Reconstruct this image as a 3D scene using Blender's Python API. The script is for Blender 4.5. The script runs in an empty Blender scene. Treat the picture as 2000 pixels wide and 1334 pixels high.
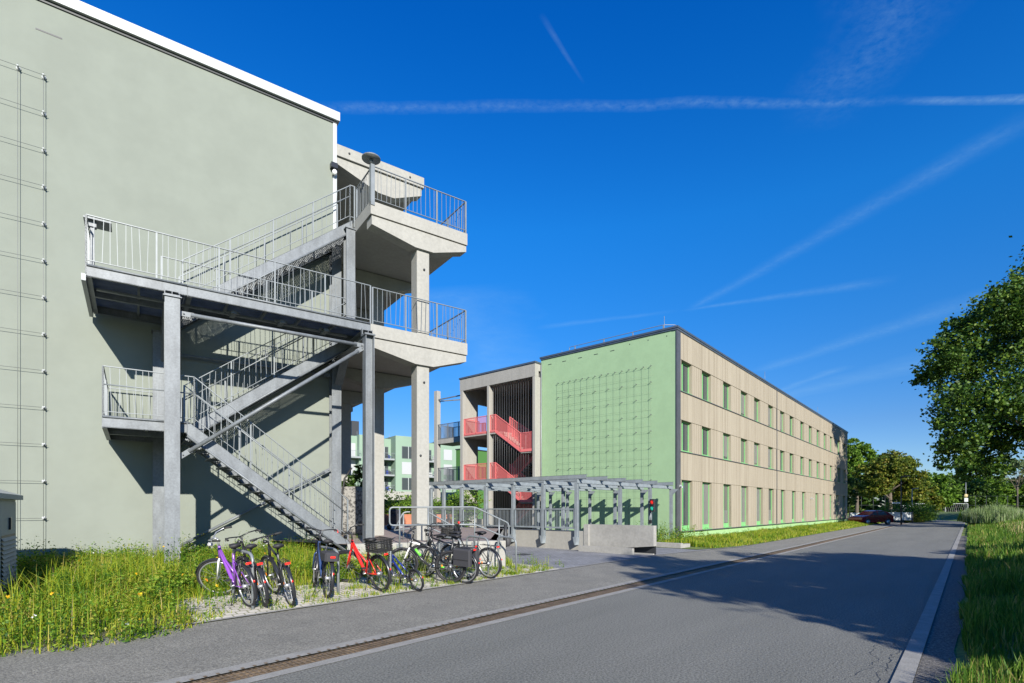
import bpy, bmesh, math, random
import numpy as np
from mathutils import Vector, Matrix
R = math.radians
rnd = random.Random(7)
sc = bpy.context.scene
C = sc.collection

# ---------------------------------------------------------------- camera, sky, sun, exposure
cam_d = bpy.data.cameras.new("camera"); cam = bpy.data.objects.new("camera", cam_d); C.objects.link(cam)
cam.location = (0, 0, 1.65); cam.rotation_euler = (R(90), 0, 0)
cam_d.sensor_width = 36; cam_d.lens = 1040 / 2000 * 36; cam_d.shift_y = (993 - 667) / 2000
cam_d.clip_start = 0.1; cam_d.clip_end = 3000
sc.camera = cam

SUN = Vector((0.322, -0.947, math.tan(R(25.5)))).normalized()      # towards the sun
sun_d = bpy.data.lights.new("sun", 'SUN'); sun = bpy.data.objects.new("sun", sun_d); C.objects.link(sun)
sun_d.energy = 5.0; sun_d.angle = R(0.53); sun_d.color = (1.0, 0.94, 0.84)
sun.rotation_euler = SUN.to_track_quat('Z', 'Y').to_euler(); sun.location = (10, -20, 30)

sc.view_settings.view_transform = 'Standard'; sc.view_settings.look = 'None'
sc.view_settings.exposure = 0.85; sc.view_settings.gamma = 1.0; sc.view_settings.use_curve_mapping = False
sc.cycles.max_bounces = 6; sc.cycles.transparent_max_bounces = 12

world = bpy.data.worlds.new("World"); sc.world = world; world.use_nodes = True
wt = world.node_tree; wt.nodes.clear()
def wn(t, **k):
    n = wt.nodes.new(t)
    for a, b in k.items(): setattr(n, a, b)
    return n
def wm(op, a, b=None, clamp=False):
    n = wn('ShaderNodeMath', operation=op, use_clamp=clamp)
    for i, x in enumerate((a, b)):
        if x is None: continue
        if isinstance(x, (int, float)): n.inputs[i].default_value = x
        else: wt.links.new(x, n.inputs[i])
    return n.outputs[0]
sky = wn('ShaderNodeTexSky', sky_type='NISHITA'); sky.sun_disc = False
sky.sun_elevation = R(25.5); sky.sun_rotation = math.atan2(0.322, -0.947)
sky.air_density = 1.0; sky.dust_density = 0.15; sky.ozone_density = 3.0; sky.altitude = 200
hs = wn('ShaderNodeHueSaturation'); hs.inputs['Saturation'].default_value = 1.32; hs.inputs['Value'].default_value = 1.0
wt.links.new(sky.outputs[0], hs.inputs['Color'])
# contrails: straight lines in a cloud layer overhead, found from the world direction of each sky ray
geo = wn('ShaderNodeTexCoord'); sp = wn('ShaderNodeSeparateXYZ'); wt.links.new(geo.outputs['Generated'], sp.inputs[0])
zc = wm('MAXIMUM', sp.outputs[2], 0.03)
px = wm('DIVIDE', sp.outputs[0], zc); py = wm('DIVIDE', sp.outputs[1], zc)
def wnoise(scale, det=5, rough=0.6, sx=1.0, sy=1.0, rot=0.0, off=0.0):
    cb = wn('ShaderNodeCombineXYZ'); wt.links.new(px, cb.inputs[0]); wt.links.new(py, cb.inputs[1])
    mp = wn('ShaderNodeMapping'); mp.inputs['Rotation'].default_value = (0, 0, rot)
    mp.inputs['Scale'].default_value = (sx, sy, 1); mp.inputs['Location'].default_value = (off, off * .7, 0)
    wt.links.new(cb.outputs[0], mp.inputs[0])
    n = wn('ShaderNodeTexNoise'); n.inputs['Scale'].default_value = scale
    n.inputs['Detail'].default_value = det; n.inputs['Roughness'].default_value = rough
    wt.links.new(mp.outputs[0], n.inputs['Vector']); return n.outputs['Fac']
fine = wnoise(45, 6, .65); mid = wnoise(7, 5, .6, off=3.1); warp = wnoise(4, 3, .5, off=9.0)
total = None
def seg(p, q, w0, w1, strength, soft=1.0, rough=.5):
    """a contrail from p to q of half-width w0 growing to w1"""
    global total
    dx, dy = q[0] - p[0], q[1] - p[1]; ln = math.hypot(dx, dy); dx /= ln; dy /= ln
    rx = wm('SUBTRACT', px, p[0]); ry = wm('SUBTRACT', py, p[1])
    al = wm('ADD', wm('MULTIPLY', rx, dx), wm('MULTIPLY', ry, dy))
    ac = wm('ABSOLUTE', wm('ADD', wm('SUBTRACT', wm('MULTIPLY', rx, -dy), wm('MULTIPLY', ry, -dx)), wm('MULTIPLY', wm('SUBTRACT', warp, .5), w0 * 1.2)))
    t = wm('DIVIDE', al, ln, clamp=True)
    w = wm('ADD', wm('MULTIPLY', t, w1 - w0), w0)
    m = wm('SUBTRACT', 1.0, wm('DIVIDE', ac, w), clamp=True)
    m = wm('POWER', m, soft)
    ends = wm('MULTIPLY', wm('MULTIPLY', wm('ADD', al, .02), 9, clamp=True), wm('MULTIPLY', wm('SUBTRACT', ln, al), 5, clamp=True), clamp=True)
    tex = wm('ADD', wm('MULTIPLY', wm('SUBTRACT', fine, .3), rough * 2.2), 1 - rough, clamp=True)
    tex = wm('MULTIPLY', tex, wm('ADD', wm('MULTIPLY', mid, 1.2), .25), clamp=True)
    o = wm('MULTIPLY', wm('MULTIPLY', wm('MULTIPLY', m, ends), tex), strength)
    total = o if total is None else wm('MAXIMUM', total, o)
def cp(x, y): return ((x - 1000) / (993 - y), 1040 / (993 - y))
seg(cp(600, 216), cp(1800, 196), .026, .022, .21, 1.0, .95)
seg(cp(1760, 198), cp(2300, 186), .016, .024, .34, .8, .7)
seg(cp(1345, 607), cp(2120, 170), .05, .09, .13, 1.6, .6)
seg(cp(1335, 606), cp(1760, 545), .02, .10, .16, 1.4, .6)
seg(cp(1050, 640), cp(1330, 606), .05, .03, .10, 1.0, .35)
seg(cp(1480, 725), cp(2050, 540), .12, .2, .15, 1.3, .6)
seg(cp(1450, 790), cp(1660, 712), .08, .09, .15, 1.3, .4)
seg(cp(1065, 40), cp(1142, 165), .008, .005, .26, .8, .6)
seg(cp(1500, 780), cp(2100, 640), .2, .4, .13, 1.0, .4)
seg(cp(1800, -80), cp(1600, 260), .17, .10, .13, 1.1, 1.0)
seg(cp(880, 560), cp(1000, 760), .35, .5, .14, 1.2, .3)
mix = wn('ShaderNodeMix', data_type='RGBA'); wt.links.new(total, mix.inputs['Factor'])
tn = wn('ShaderNodeValToRGB'); wt.links.new(sp.outputs[2], tn.inputs[0])     # deep polarised blue overhead
e = tn.color_ramp.elements; e[0].position = 0.0; e[0].color = (.27, .31, .42, 1); e[1].position = .14; e[1].color = (.26, .31, .42, 1)
for p_, c_ in ((.46, (.15, .50, .68)), (.68, (.03, .42, .70))): q_ = e.new(p_); q_.color = (*c_, 1)
tm = wn('ShaderNodeVectorMath', operation='MULTIPLY'); wt.links.new(hs.outputs[0], tm.inputs[0]); wt.links.new(tn.outputs[0], tm.inputs[1])
ts = wn('ShaderNodeVectorMath', operation='SCALE'); wt.links.new(tm.outputs[0], ts.inputs[0]); ts.inputs['Scale'].default_value = 2.0
wt.links.new(ts.outputs[0], mix.inputs[6]); mix.inputs[7].default_value = (3.0, 4.8, 6.0, 1)
bg = wn('ShaderNodeBackground'); bg.inputs['Strength'].default_value = 0.086
wt.links.new(mix.outputs[2], bg.inputs[0])
wo = wn('ShaderNodeOutputWorld'); wt.links.new(bg.outputs[0], wo.inputs[0])

# ---------------------------------------------------------------- frames of reference on the ground plane
class Frame:
    def __init__(s, ox, oy, ang): s.o = (ox, oy); s.a = ang; s.c = math.cos(ang); s.s = math.sin(ang)
    def pt(s, x, y, z=0.0): return Vector((s.o[0] + x * s.c - y * s.s, s.o[1] + x * s.s + y * s.c, z))
    def inv(s, X, Y): dx, dy = X - s.o[0], Y - s.o[1]; return dx * s.c + dy * s.s, -dx * s.s + dy * s.c
WF = Frame(0, 0, 0)
LF = Frame(-5.04, 15.2, math.atan2(1040, 1460))     # left building: x along its wall, y into the building
RF = Frame(0, 0, math.atan2(1040, 895))             # street: x along the road, y to its left

def gz(a, b):
    """ground height in street coordinates"""
    bed = np.interp(b, [5.8, 8, 9.2, 10.5, 13, 16], [0, .06, .13, .18, .2, .22])
    flat = np.interp(b, [5.8, 8, 16], [0, .06, .10])
    t = np.clip((a - 9.5) / 3.5, 0, 1); t = t * t * (3 - 2 * t)
    return bed * (1 - t) + flat * t
def gw(X, Y):
    a, b = RF.inv(X, Y); return float(gz(a, b))

# ---------------------------------------------------------------- mesh builder
class MB:
    def __init__(s): s.v = []; s.f = []; s.m = []; s.sm = []
    def add(s, vs, fs, m=0, sm=False):
        o = len(s.v); s.v += [tuple(v) for v in vs]
        for f in fs: s.f.append([o + i for i in f]); s.m.append(m); s.sm.append(sm)
    def box(s, x0, x1, y0, y1, z0, z1, m=0):
        s.add([(x0,y0,z0),(x1,y0,z0),(x1,y1,z0),(x0,y1,z0),(x0,y0,z1),(x1,y0,z1),(x1,y1,z1),(x0,y1,z1)],
              [(0,3,2,1),(4,5,6,7),(0,1,5,4),(1,2,6,5),(2,3,7,6),(3,0,4,7)], m)
    def bbox(s, x0, x1, y0, y1, z0, z1, b=.01, m=0):
        """a box with bevelled vertical and top edges"""
        p = [(x0+b,y0),(x1-b,y0),(x1,y0+b),(x1,y1-b),(x1-b,y1),(x0+b,y1),(x0,y1-b),(x0,y0+b)]
        q = [(min(max(x,x0+b),x1-b), min(max(y,y0+b),y1-b)) for x, y in p]
        vs = [(x,y,z0) for x,y in p] + [(x,y,z1-b) for x,y in p] + [(x,y,z1) for x,y in q]
        fs = [tuple(range(7,-1,-1)), tuple(range(16,24))]
        for k in (0, 8):
            for i in range(8): j = (i+1) % 8; fs.append((k+i, k+j, k+8+j, k+8+i))
        s.add(vs, fs, m)
    def bar(s, p, q, w, h, m=0, up=(0,0,1)):
        p = Vector(p); q = Vector(q); d = (q-p).normalized(); up = Vector(up)
        if abs(d.dot(up)) > .98: up = Vector((1,0,0))
        sd = d.cross(up).normalized(); u2 = sd.cross(d).normalized()
        vs = []
        for c in (p, q):
            for a, b in ((-1,-1),(1,-1),(1,1),(-1,1)): vs.append(c + sd*(a*w/2) + u2*(b*h/2))
        s.add(vs, [(0,1,2,3),(7,6,5,4),(0,4,5,1),(1,5,6,2),(2,6,7,3),(3,7,4,0)], m)
    def path(s, pts, r, n=8, m=0, closed=False, cap=True):
        pts = [Vector(p) for p in pts]; k = len(pts)
        rs = r if isinstance(r, (list, tuple)) else [r]*k
        vs = []; prev = None
        for i, p in enumerate(pts):
            if closed: d = pts[(i+1) % k] - pts[i-1]
            else: d = pts[min(i+1,k-1)] - pts[max(i-1,0)]
            d.normalize()
            if prev is None:
                up = Vector((0,0,1)) if abs(d.z) < .9 else Vector((1,0,0))
                x = d.cross(up).normalized()
            else:
                x = (prev - d*prev.dot(d)).normalized()
            prev = x; y = d.cross(x)
            for j in range(n):
                a = 2*math.pi*j/n; vs.append(p + x*(math.cos(a)*rs[i]) + y*(math.sin(a)*rs[i]))
        fs = []
        for i in range(k if closed else k-1):
            for j in range(n):
                a = i*n+j; b = i*n+(j+1)%n; c = ((i+1)%k)*n
                fs.append((a, b, c+(j+1)%n, c+j))
        if not closed and cap: fs += [tuple(range(n-1,-1,-1)), tuple(range((k-1)*n, k*n))]
        s.add(vs, fs, m, True)
    def tube(s, p, q, r, n=8, m=0, r2=None): s.path([p, q], [r, r if r2 is None else r2], n, m)
    def ring(s, c, axis, rad, r, n=28, k=6, m=0):
        c = Vector(c); ax = Vector(axis).normalized(); x = ax.orthogonal().normalized(); y = ax.cross(x)
        s.path([c + x*(math.cos(2*math.pi*i/n)*rad) + y*(math.sin(2*math.pi*i/n)*rad) for i in range(n)], r, k, m, closed=True)
    def disc(s, c, axis, r, t, n=16, m=0):
        c = Vector(c); ax = Vector(axis).normalized(); s.path([c-ax*t/2, c+ax*t/2], r, n, m)
    def prism(s, poly, y0, y1, m=0):
        """polygon in x,z extruded along y"""
        n = len(poly); vs = [(x,y0,z) for x,z in poly] + [(x,y1,z) for x,z in poly]
        fs = [tuple(range(n)), tuple(range(2*n-1,n-1,-1))]
        for i in range(n): j=(i+1)%n; fs.append((i, i+n, j+n, j))
        s.add(vs, fs, m)
    def ball(s, c, rx, ry, rz, m=0, n=10, k=6):
        vs = [(c[0],c[1],c[2]-rz)]
        for i in range(1,k):
            t = math.pi*i/k - math.pi/2
            for j in range(n):
                a = 2*math.pi*j/n; vs.append((c[0]+rx*math.cos(t)*math.cos(a), c[1]+ry*math.cos(t)*math.sin(a), c[2]+rz*math.sin(t)))
        vs.append((c[0],c[1],c[2]+rz)); e = len(vs)-1; fs = []
        for j in range(n): fs.append((0, 1+(j+1)%n, 1+j)); fs.append((e, e-n+j, e-n+(j+1)%n))
        for i in range(k-2):
            for j in range(n): a=1+i*n+j; b=1+i*n+(j+1)%n; fs.append((a,b,b+n,a+n))
        s.add(vs, fs, m, True)

BASE = {}
def mkmesh(name, mb, mats, off=(0,0,0)):
    me = bpy.data.meshes.new(name)
    v = np.array(mb.v, dtype=float) - np.array(off, dtype=float) if len(mb.v) else np.zeros((0,3))
    me.from_pydata(v.tolist(), [], mb.f)
    for m in (mats if isinstance(mats, (list, tuple)) else [mats]): me.materials.append(m)
    me.polygons.foreach_set('material_index', mb.m); me.polygons.foreach_set('use_smooth', mb.sm)
    bm = bmesh.new(); bm.from_mesh(me); bmesh.ops.recalc_face_normals(bm, faces=bm.faces); bm.to_mesh(me); bm.free()
    me.update(); return me
def tag(o, label=None, cat=None, group=None, kind=None):
    for k, x in (('label',label),('category',cat),('group',group),('kind',kind)):
        if x: o[k] = x
    return o
def thing(name, label, cat, fr=WF, base=(0,0,0), group=None):
    o = bpy.data.objects.new(name, None); C.objects.link(o); o.empty_display_size = .3
    o.location = fr.pt(*base); o.rotation_euler = (0,0,fr.a); BASE[o] = Vector(base)
    return tag(o, label, cat, group)
def part(name, mb, mats, parent, label=None):
    off = BASE[parent]; o = bpy.data.objects.new(name, mkmesh(name, mb, mats, off)); C.objects.link(o)
    o.parent = parent; BASE[o] = off
    if label: o['label'] = label
    return o
def solo(name, mb, mats, label=None, cat=None, fr=WF, base=(0,0,0), group=None, kind=None):
    o = bpy.data.objects.new(name, mkmesh(name, mb, mats, base)); C.objects.link(o)
    o.location = fr.pt(*base); o.rotation_euler = (0,0,fr.a); BASE[o] = Vector(base)
    return tag(o, label, cat, group, kind)
def dup(root, loc, rotz=None, label=None, scale=None):
    def cp_(o, par):
        c = o.copy(); C.objects.link(c); c.parent = par
        for ch in o.children: cp_(ch, c)
        return c
    r = cp_(root, None); r.location = loc
    if rotz is not None: r.rotation_euler = (0,0,rotz)
    if scale: r.scale = (scale,)*3 if isinstance(scale,(int,float)) else scale
    if label: r['label'] = label
    return r

# ---------------------------------------------------------------- materials
def mat(name, col, rough=.6, metal=0.0, var=0.0, scale=3.0, col2=None, bump=0.0, bscale=60.0, fine=0.0, fscale=80.0, spec=None, stain=None, contrast=(.35,.65), aniso=(1,1,1)):
    m = bpy.data.materials.new(name); m.use_nodes = True; t = m.node_tree; b = t.nodes['Principled BSDF']
    b.inputs['Roughness'].default_value = rough; b.inputs['Metallic'].default_value = metal
    if spec is not None: b.inputs['Specular IOR Level'].default_value = spec
    c4 = (*col, 1); b.inputs['Base Color'].default_value = c4
    tc = t.nodes.new('ShaderNodeTexCoord'); mp = t.nodes.new('ShaderNodeMapping'); mp.inputs['Scale'].default_value = aniso
    t.links.new(tc.outputs['Object'], mp.inputs[0])
    def noise(sc_, det=4, r=.6, raw=False):
        n = t.nodes.new('ShaderNodeTexNoise'); n.inputs['Scale'].default_value = sc_; n.inputs['Detail'].default_value = det
        n.inputs['Roughness'].default_value = r; t.links.new(tc.outputs['Object'] if raw else mp.outputs[0], n.inputs['Vector']); return n
    cur = None
    if var or col2:
        n = noise(scale); rp = t.nodes.new('ShaderNodeValToRGB'); t.links.new(n.outputs['Fac'], rp.inputs[0])
        c2 = col2 or tuple(x*(1-var) for x in col); c1 = col if col2 else tuple(min(1,x*(1+var)) for x in col)
        rp.color_ramp.elements[0].position = contrast[0]; rp.color_ramp.elements[0].color = (*c2,1)
        rp.color_ramp.elements[1].position = contrast[1]; rp.color_ramp.elements[1].color = (*c1,1)
        cur = rp.outputs[0]
    if fine:
        n = noise(fscale, 3, .7, True); mr = t.nodes.new('ShaderNodeMapRange'); mr.inputs[1].default_value=.38; mr.inputs[2].default_value=.62
        mr.inputs[3].default_value = 1-fine; mr.inputs[4].default_value = 1+fine; t.links.new(n.outputs['Fac'], mr.inputs[0])
        mx = t.nodes.new('ShaderNodeVectorMath'); mx.operation='SCALE'
        if cur: t.links.new(cur, mx.inputs[0])
        else: mx.inputs[0].default_value = col
        t.links.new(mr.outputs[0], mx.inputs['Scale']); cur = mx.outputs[0]
    if cur: t.links.new(cur, b.inputs['Base Color'])
    if bump:
        n = noise(bscale, 4, .6, True); bp = t.nodes.new('ShaderNodeBump'); bp.inputs['Strength'].default_value = bump; bp.inputs['Distance'].default_value = .01
        t.links.new(n.outputs['Fac'], bp.inputs['Height']); t.links.new(bp.outputs[0], b.inputs['Normal'])
    return m
def leafmat(name, cols, trans=.35, rough=.55, patch=1.3):
    m = bpy.data.materials.new(name); m.use_nodes = True; t = m.node_tree; b = t.nodes['Principled BSDF']
    g = t.nodes.new('ShaderNodeNewGeometry'); rp = t.nodes.new('ShaderNodeValToRGB'); rp.color_ramp.interpolation = 'LINEAR'
    e = rp.color_ramp.elements; k = len(cols)
    while len(e) < k: e.new(.5)
    for i, (p, c) in enumerate(cols): e[i].position = p; e[i].color = (*c, 1)
    nz = t.nodes.new('ShaderNodeTexNoise'); nz.inputs['Scale'].default_value = patch; nz.inputs['Detail'].default_value = 3; t.links.new(g.outputs['Position'], nz.inputs['Vector'])
    mr = t.nodes.new('ShaderNodeMapRange'); mr.inputs[1].default_value=.3; mr.inputs[2].default_value=.7; mr.inputs[3].default_value=-.28; mr.inputs[4].default_value=.28; t.links.new(nz.outputs['Fac'], mr.inputs[0])
    ad = t.nodes.new('ShaderNodeMath'); ad.operation='ADD'; t.links.new(g.outputs['Random Per Island'], ad.inputs[0]); t.links.new(mr.outputs[0], ad.inputs[1]); t.links.new(ad.outputs[0], rp.inputs[0]); t.links.new(rp.outputs[0], b.inputs['Base Color'])
    b.inputs['Roughness'].default_value = rough; b.inputs['Specular IOR Level'].default_value = .3
    tr = t.nodes.new('ShaderNodeBsdfTranslucent'); t.links.new(rp.outputs[0], tr.inputs[0])
    mx = t.nodes.new('ShaderNodeMixShader'); mx.inputs[0].default_value = trans
    o = t.nodes['Material Output']; t.links.new(b.outputs[0], mx.inputs[1]); t.links.new(tr.outputs[0], mx.inputs[2]); t.links.new(mx.outputs[0], o.inputs[0])
    return m
def brickmat(name, c1, c2, cm, bw, bh, mortar, rough=.85, rot=0.0, var=.25, bump=.3, offset=.5, fine=.15):
    m = bpy.data.materials.new(name); m.use_nodes = True; t = m.node_tree; b = t.nodes['Principled BSDF']
    tc = t.nodes.new('ShaderNodeTexCoord'); mp = t.nodes.new('ShaderNodeMapping'); mp.inputs['Rotation'].default_value = (0,0,rot)
    t.links.new(tc.outputs['Object'], mp.inputs[0])
    k = t.nodes.new('ShaderNodeTexBrick'); t.links.new(mp.outputs[0], k.inputs[0]); k.offset = offset
    k.inputs['Scale'].default_value = 1; k.inputs['Brick Width'].default_value = bw; k.inputs['Row Height'].default_value = bh
    k.inputs['Mortar Size'].default_value = mortar; k.inputs['Mortar Smooth'].default_value = .3
    for i, c in enumerate((c1, c2, cm)): k.inputs[i+1].default_value = (*c, 1)
    n = t.nodes.new('ShaderNodeTexNoise'); n.inputs['Scale'].default_value = 1.3; n.inputs['Detail'].default_value = 6; t.links.new(tc.outputs['Object'], n.inputs[0])
    mr = t.nodes.new('ShaderNodeMapRange'); mr.inputs[1].default_value=.3; mr.inputs[2].default_value=.7; mr.inputs[3].default_value=1-var; mr.inputs[4].default_value=1+var
    t.links.new(n.outputs['Fac'], mr.inputs[0]); mx = t.nodes.new('ShaderNodeVectorMath'); mx.operation='SCALE'
    t.links.new(k.outputs['Color'], mx.inputs[0]); t.links.new(mr.outputs[0], mx.inputs['Scale']); t.links.new(mx.outputs[0], b.inputs['Base Color'])
    b.inputs['Roughness'].default_value = rough
    bp = t.nodes.new('ShaderNodeBump'); bp.inputs['Strength'].default_value = bump; bp.inputs['Distance'].default_value = .01; bp.invert = True
    t.links.new(k.outputs['Fac'], bp.inputs['Height']); t.links.new(bp.outputs[0], b.inputs['Normal'])
    return m
def woodmat(name, ca, cb, board=.14):
    """vertical boards with pale streaks; x runs along the wall"""
    m = bpy.data.materials.new(name); m.use_nodes = True; t = m.node_tree; b = t.nodes['Principled BSDF']
    tc = t.nodes.new('ShaderNodeTexCoord'); sx = t.nodes.new('ShaderNodeSeparateXYZ'); t.links.new(tc.outputs['Object'], sx.inputs[0])
    def M(op, a, c):
        n = t.nodes.new('ShaderNodeMath'); n.operation = op
        for i, x in enumerate((a, c)):
            if isinstance(x, (int, float)): n.inputs[i].default_value = x
            elif x is not None: t.links.new(x, n.inputs[i])
        return n.outputs[0]
    bx = M('DIVIDE', sx.outputs[0], board); fl = M('FLOOR', bx, None); fr = M('FRACT', bx, None)
    wn_ = t.nodes.new('ShaderNodeTexWhiteNoise'); wn_.noise_dimensions = '1D'; t.links.new(fl, wn_.inputs['W'])
    mp = t.nodes.new('ShaderNodeMapping'); mp.inputs['Scale'].default_value = (9, 9, .7); t.links.new(tc.outputs['Object'], mp.inputs[0])
    n = t.nodes.new('ShaderNodeTexNoise'); n.inputs['Scale'].default_value = 1.5; n.inputs['Detail'].default_value = 6; t.links.new(mp.outputs[0], n.inputs[0])
    f = M('ADD', M('MULTIPLY', wn_.outputs[0], .45), M('MULTIPLY', n.outputs['Fac'], .7))
    rp = t.nodes.new('ShaderNodeValToRGB'); rp.color_ramp.elements[0].position=.2; rp.color_ramp.elements[1].position=.85
    rp.color_ramp.elements[0].color = (*ca,1); rp.color_ramp.elements[1].color = (*cb,1); t.links.new(f, rp.inputs[0])
    gap = M('GREATER_THAN', fr, .93)
    mx = t.nodes.new('ShaderNodeMix'); mx.data_type='RGBA'; t.links.new(gap, mx.inputs['Factor']); t.links.new(rp.outputs[0], mx.inputs[6]); mx.inputs[7].default_value = (*[x*.5 for x in ca],1)
    t.links.new(mx.outputs[2], b.inputs['Base Color']); b.inputs['Roughness'].default_value = .8
    return m

M = {}
M['sage'] = mat('sage_plaster', (.193,.215,.185), .9, var=.025, scale=.5, bump=.25, bscale=140, fine=.035, fscale=1.1, aniso=(1,1,.3))
M['white'] = mat('white_metal', (.40,.42,.42), .45, var=.03)
M['conc'] = mat('precast_concrete', (.285,.277,.25), .85, var=.06, scale=1.2, aniso=(2.4,2.4,.35), bump=.15, bscale=40, fine=.05, fscale=9)
M['conc_l'] = mat('pale_concrete', (.288,.284,.258), .85, var=.05, scale=1.1, aniso=(2.4,2.4,.35), bump=.15, bscale=40, fine=.06, fscale=12)
M['conc_d'] = mat('site_concrete', (.28,.275,.255), .85, var=.1, scale=1.5, bump=.2, bscale=40, fine=.06, fscale=12)
M['kerb'] = mat('kerb_concrete', (.24,.235,.215), .9, var=.12, scale=4, bump=.3, bscale=50, fine=.12, fscale=60)
M['steel'] = mat('galvanised_steel', (.145,.16,.172), .5, metal=.15, var=.16, scale=5, fine=.10, fscale=28, aniso=(1,1,.35))
M['rail'] = mat('galvanised_rail', (.185,.205,.215), .45, metal=.2, var=.08, scale=5)
M['grating'] = mat('steel_grating', (.20,.215,.225), .6, metal=.5, var=.2, scale=3)
M['cable2'] = mat('green_grey_cable', (.15,.20,.14), .6)
M['cable'] = mat('steel_cable', (.16,.17,.17), .5, metal=.3)
M['steel2'] = mat('pale_galvanised_steel', (.21,.24,.26), .5, metal=.12, var=.12, scale=4)
M['dark'] = mat('dark_metal', (.035,.038,.042), .5, metal=.3)
M['black'] = mat('black_rubber', (.018,.018,.02), .65)
M['blackp'] = mat('black_paint', (.02,.021,.024), .3)
M['coping'] = mat('roof_edge_metal', (.10,.125,.155), .4, metal=.5, var=.1)
M['green'] = mat('green_plaster', (.258,.385,.222), .9, var=.03, scale=.5, bump=.2, bscale=120, fine=.02, fscale=2)
M['greenpl'] = mat('plinth_green', (.26,.42,.19), .85, var=.05, scale=1.2)
M['greenfr'] = mat('green_window_frame', (.16,.40,.15), .45, var=.04)
M['wood'] = woodmat('weathered_larch', (.23,.195,.14), (.33,.29,.22))
M['trim'] = mat('zinc_trim', (.12,.125,.135), .45, metal=.5, var=.1)
M['asphalt'] = mat('road_asphalt', (.155,.156,.138), .88, col2=(.124,.126,.112), scale=1.1, aniso=(.2,1,1), bump=1.0, bscale=60, fine=.42, fscale=42, contrast=(.3,.7))
M['asphalt2'] = mat('pavement_asphalt', (.20,.193,.165), .9, col2=(.150,.146,.127), scale=1.3, bump=1.0, bscale=60, fine=.36, fscale=42, contrast=(.3,.7))
M['grate2'] = mat('drain_bars', (.15,.11,.07), .85, var=.3, scale=6)
M['grate'] = mat('drain_rust', (.17,.12,.07), .9, var=.35, scale=5, fine=.35, fscale=40, bump=.6)
M['gravel'] = mat('dark_gravel', (.16,.15,.135), .95, col2=(.06,.058,.052), scale=22, bump=1.0, bscale=35, fine=.5, fscale=50)
M['soil'] = mat('garden_soil', (.13,.115,.07), .95, col2=(.05,.07,.02), scale=3, bump=.8, bscale=20, fine=.3, fscale=30)
M['turf'] = mat('meadow_turf', (.12,.16,.03), .95, col2=(.06,.10,.018), scale=.7, bump=.8, bscale=20, fine=.35, fscale=18)
M['turf2'] = mat('lawn_turf', (.17,.22,.045), .95, col2=(.12,.18,.03), scale=.12, fine=.2, fscale=6)
M['pave'] = brickmat('pale_paving', (.50,.47,.41), (.41,.385,.335), (.20,.20,.12), .16, .16, .012, rot=R(8), var=.22, bump=.5)
M['court'] = brickmat('grey_paving', (.21,.215,.225), (.17,.175,.185), (.11,.11,.11), .2, .1, .008, var=.2)
M['terr'] = brickmat('brown_paving', (.28,.22,.19), (.24,.19,.165), (.14,.12,.1), .2, .1, .008, var=.12)
M['cwall'] = mat('rear_wall_wood', (.22,.20,.18), .85, var=.1, scale=2)  # brownish wood of the stair block's rear wall
M['pink'] = mat('pink_red_rail', (.62,.15,.145), .5)
M['glass'] = mat('window_glass', (.05,.06,.065), .06, spec=.8)
M['glass2'] = mat('window_with_blind', (.11,.11,.10), .12, spec=.6)
M['glass3'] = mat('window_with_curtain', (.15,.15,.14), .3, var=.2, scale=6, aniso=(6,6,.5))
M['bark'] = mat('bark', (.10,.08,.06), .9, var=.3, scale=6, bump=.8, bscale=20)
M['red'] = mat('red_paint', (.62,.025,.02), .25); M['redl'] = mat('red_lens', (.75,.03,.02), .2)
M['orange'] = mat('orange_reflector', (.9,.25,.02), .3)
M['purple'] = mat('purple_paint', (.20,.065,.36), .25); M['navy'] = mat('navy_paint', (.03,.055,.14), .3)
M['blue'] = mat('blue_paint', (.012,.03,.20), .25); M['chrome'] = mat('alloy', (.62,.63,.64), .25, metal=.9)
M['silver'] = mat('silver_rim', (.45,.46,.47), .35, metal=.7); M['whitep'] = mat('white_paint', (.75,.75,.73), .3)
M['lime'] = mat('lime_paint', (.15,.62,.06), .3); M['basket'] = mat('black_wire', (.03,.03,.03), .5)
M['bag'] = mat('black_bag_fabric', (.03,.03,.035), .8, bump=.3); M['grip'] = mat('grip_rubber', (.025,.025,.025), .8)

# ---------------------------------------------------------------- foliage helpers
def npmesh(name, V, F, mats, mi=None, off=None):
    me = bpy.data.meshes.new(name); k = F.shape[1]
    if off is not None: V = V - np.array(off)
    me.vertices.add(len(V)); me.vertices.foreach_set('co', V.astype(np.float32).ravel())
    me.loops.add(F.size); me.loops.foreach_set('vertex_index', F.astype(np.int32).ravel())
    me.polygons.add(len(F)); me.polygons.foreach_set('loop_start', np.arange(0, F.size, k, dtype=np.int32))
    me.polygons.foreach_set('loop_total', np.full(len(F), k, dtype=np.int32))
    for m in mats: me.materials.append(m)
    if mi is not None: me.polygons.foreach_set('material_index', mi.astype(np.int32))
    me.update(calc_edges=True); me.validate(); return me
def leafquads(c, size, rg, flat=0.0, aspect=.62):
    """diamond leaves at the points c"""
    n = len(c); d = rg.normal(size=(n,3)); d[:,2] *= (1-flat); d /= np.linalg.norm(d,axis=1)[:,None]+1e-9
    e = rg.normal(size=(n,3)); e -= d*(e*d).sum(1)[:,None]; e /= np.linalg.norm(e,axis=1)[:,None]+1e-9
    s = (size*rg.uniform(.6,1.35,n))[:,None] if np.isscalar(size) else size[:,None]
    V = np.empty((n,4,3)); V[:,0] = c-d*s*.5; V[:,1] = c+e*s*aspect*.5; V[:,2] = c+d*s*.5; V[:,3] = c-e*s*aspect*.5
    return V.reshape(-1,3), np.arange(4*n).reshape(n,4)
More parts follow.
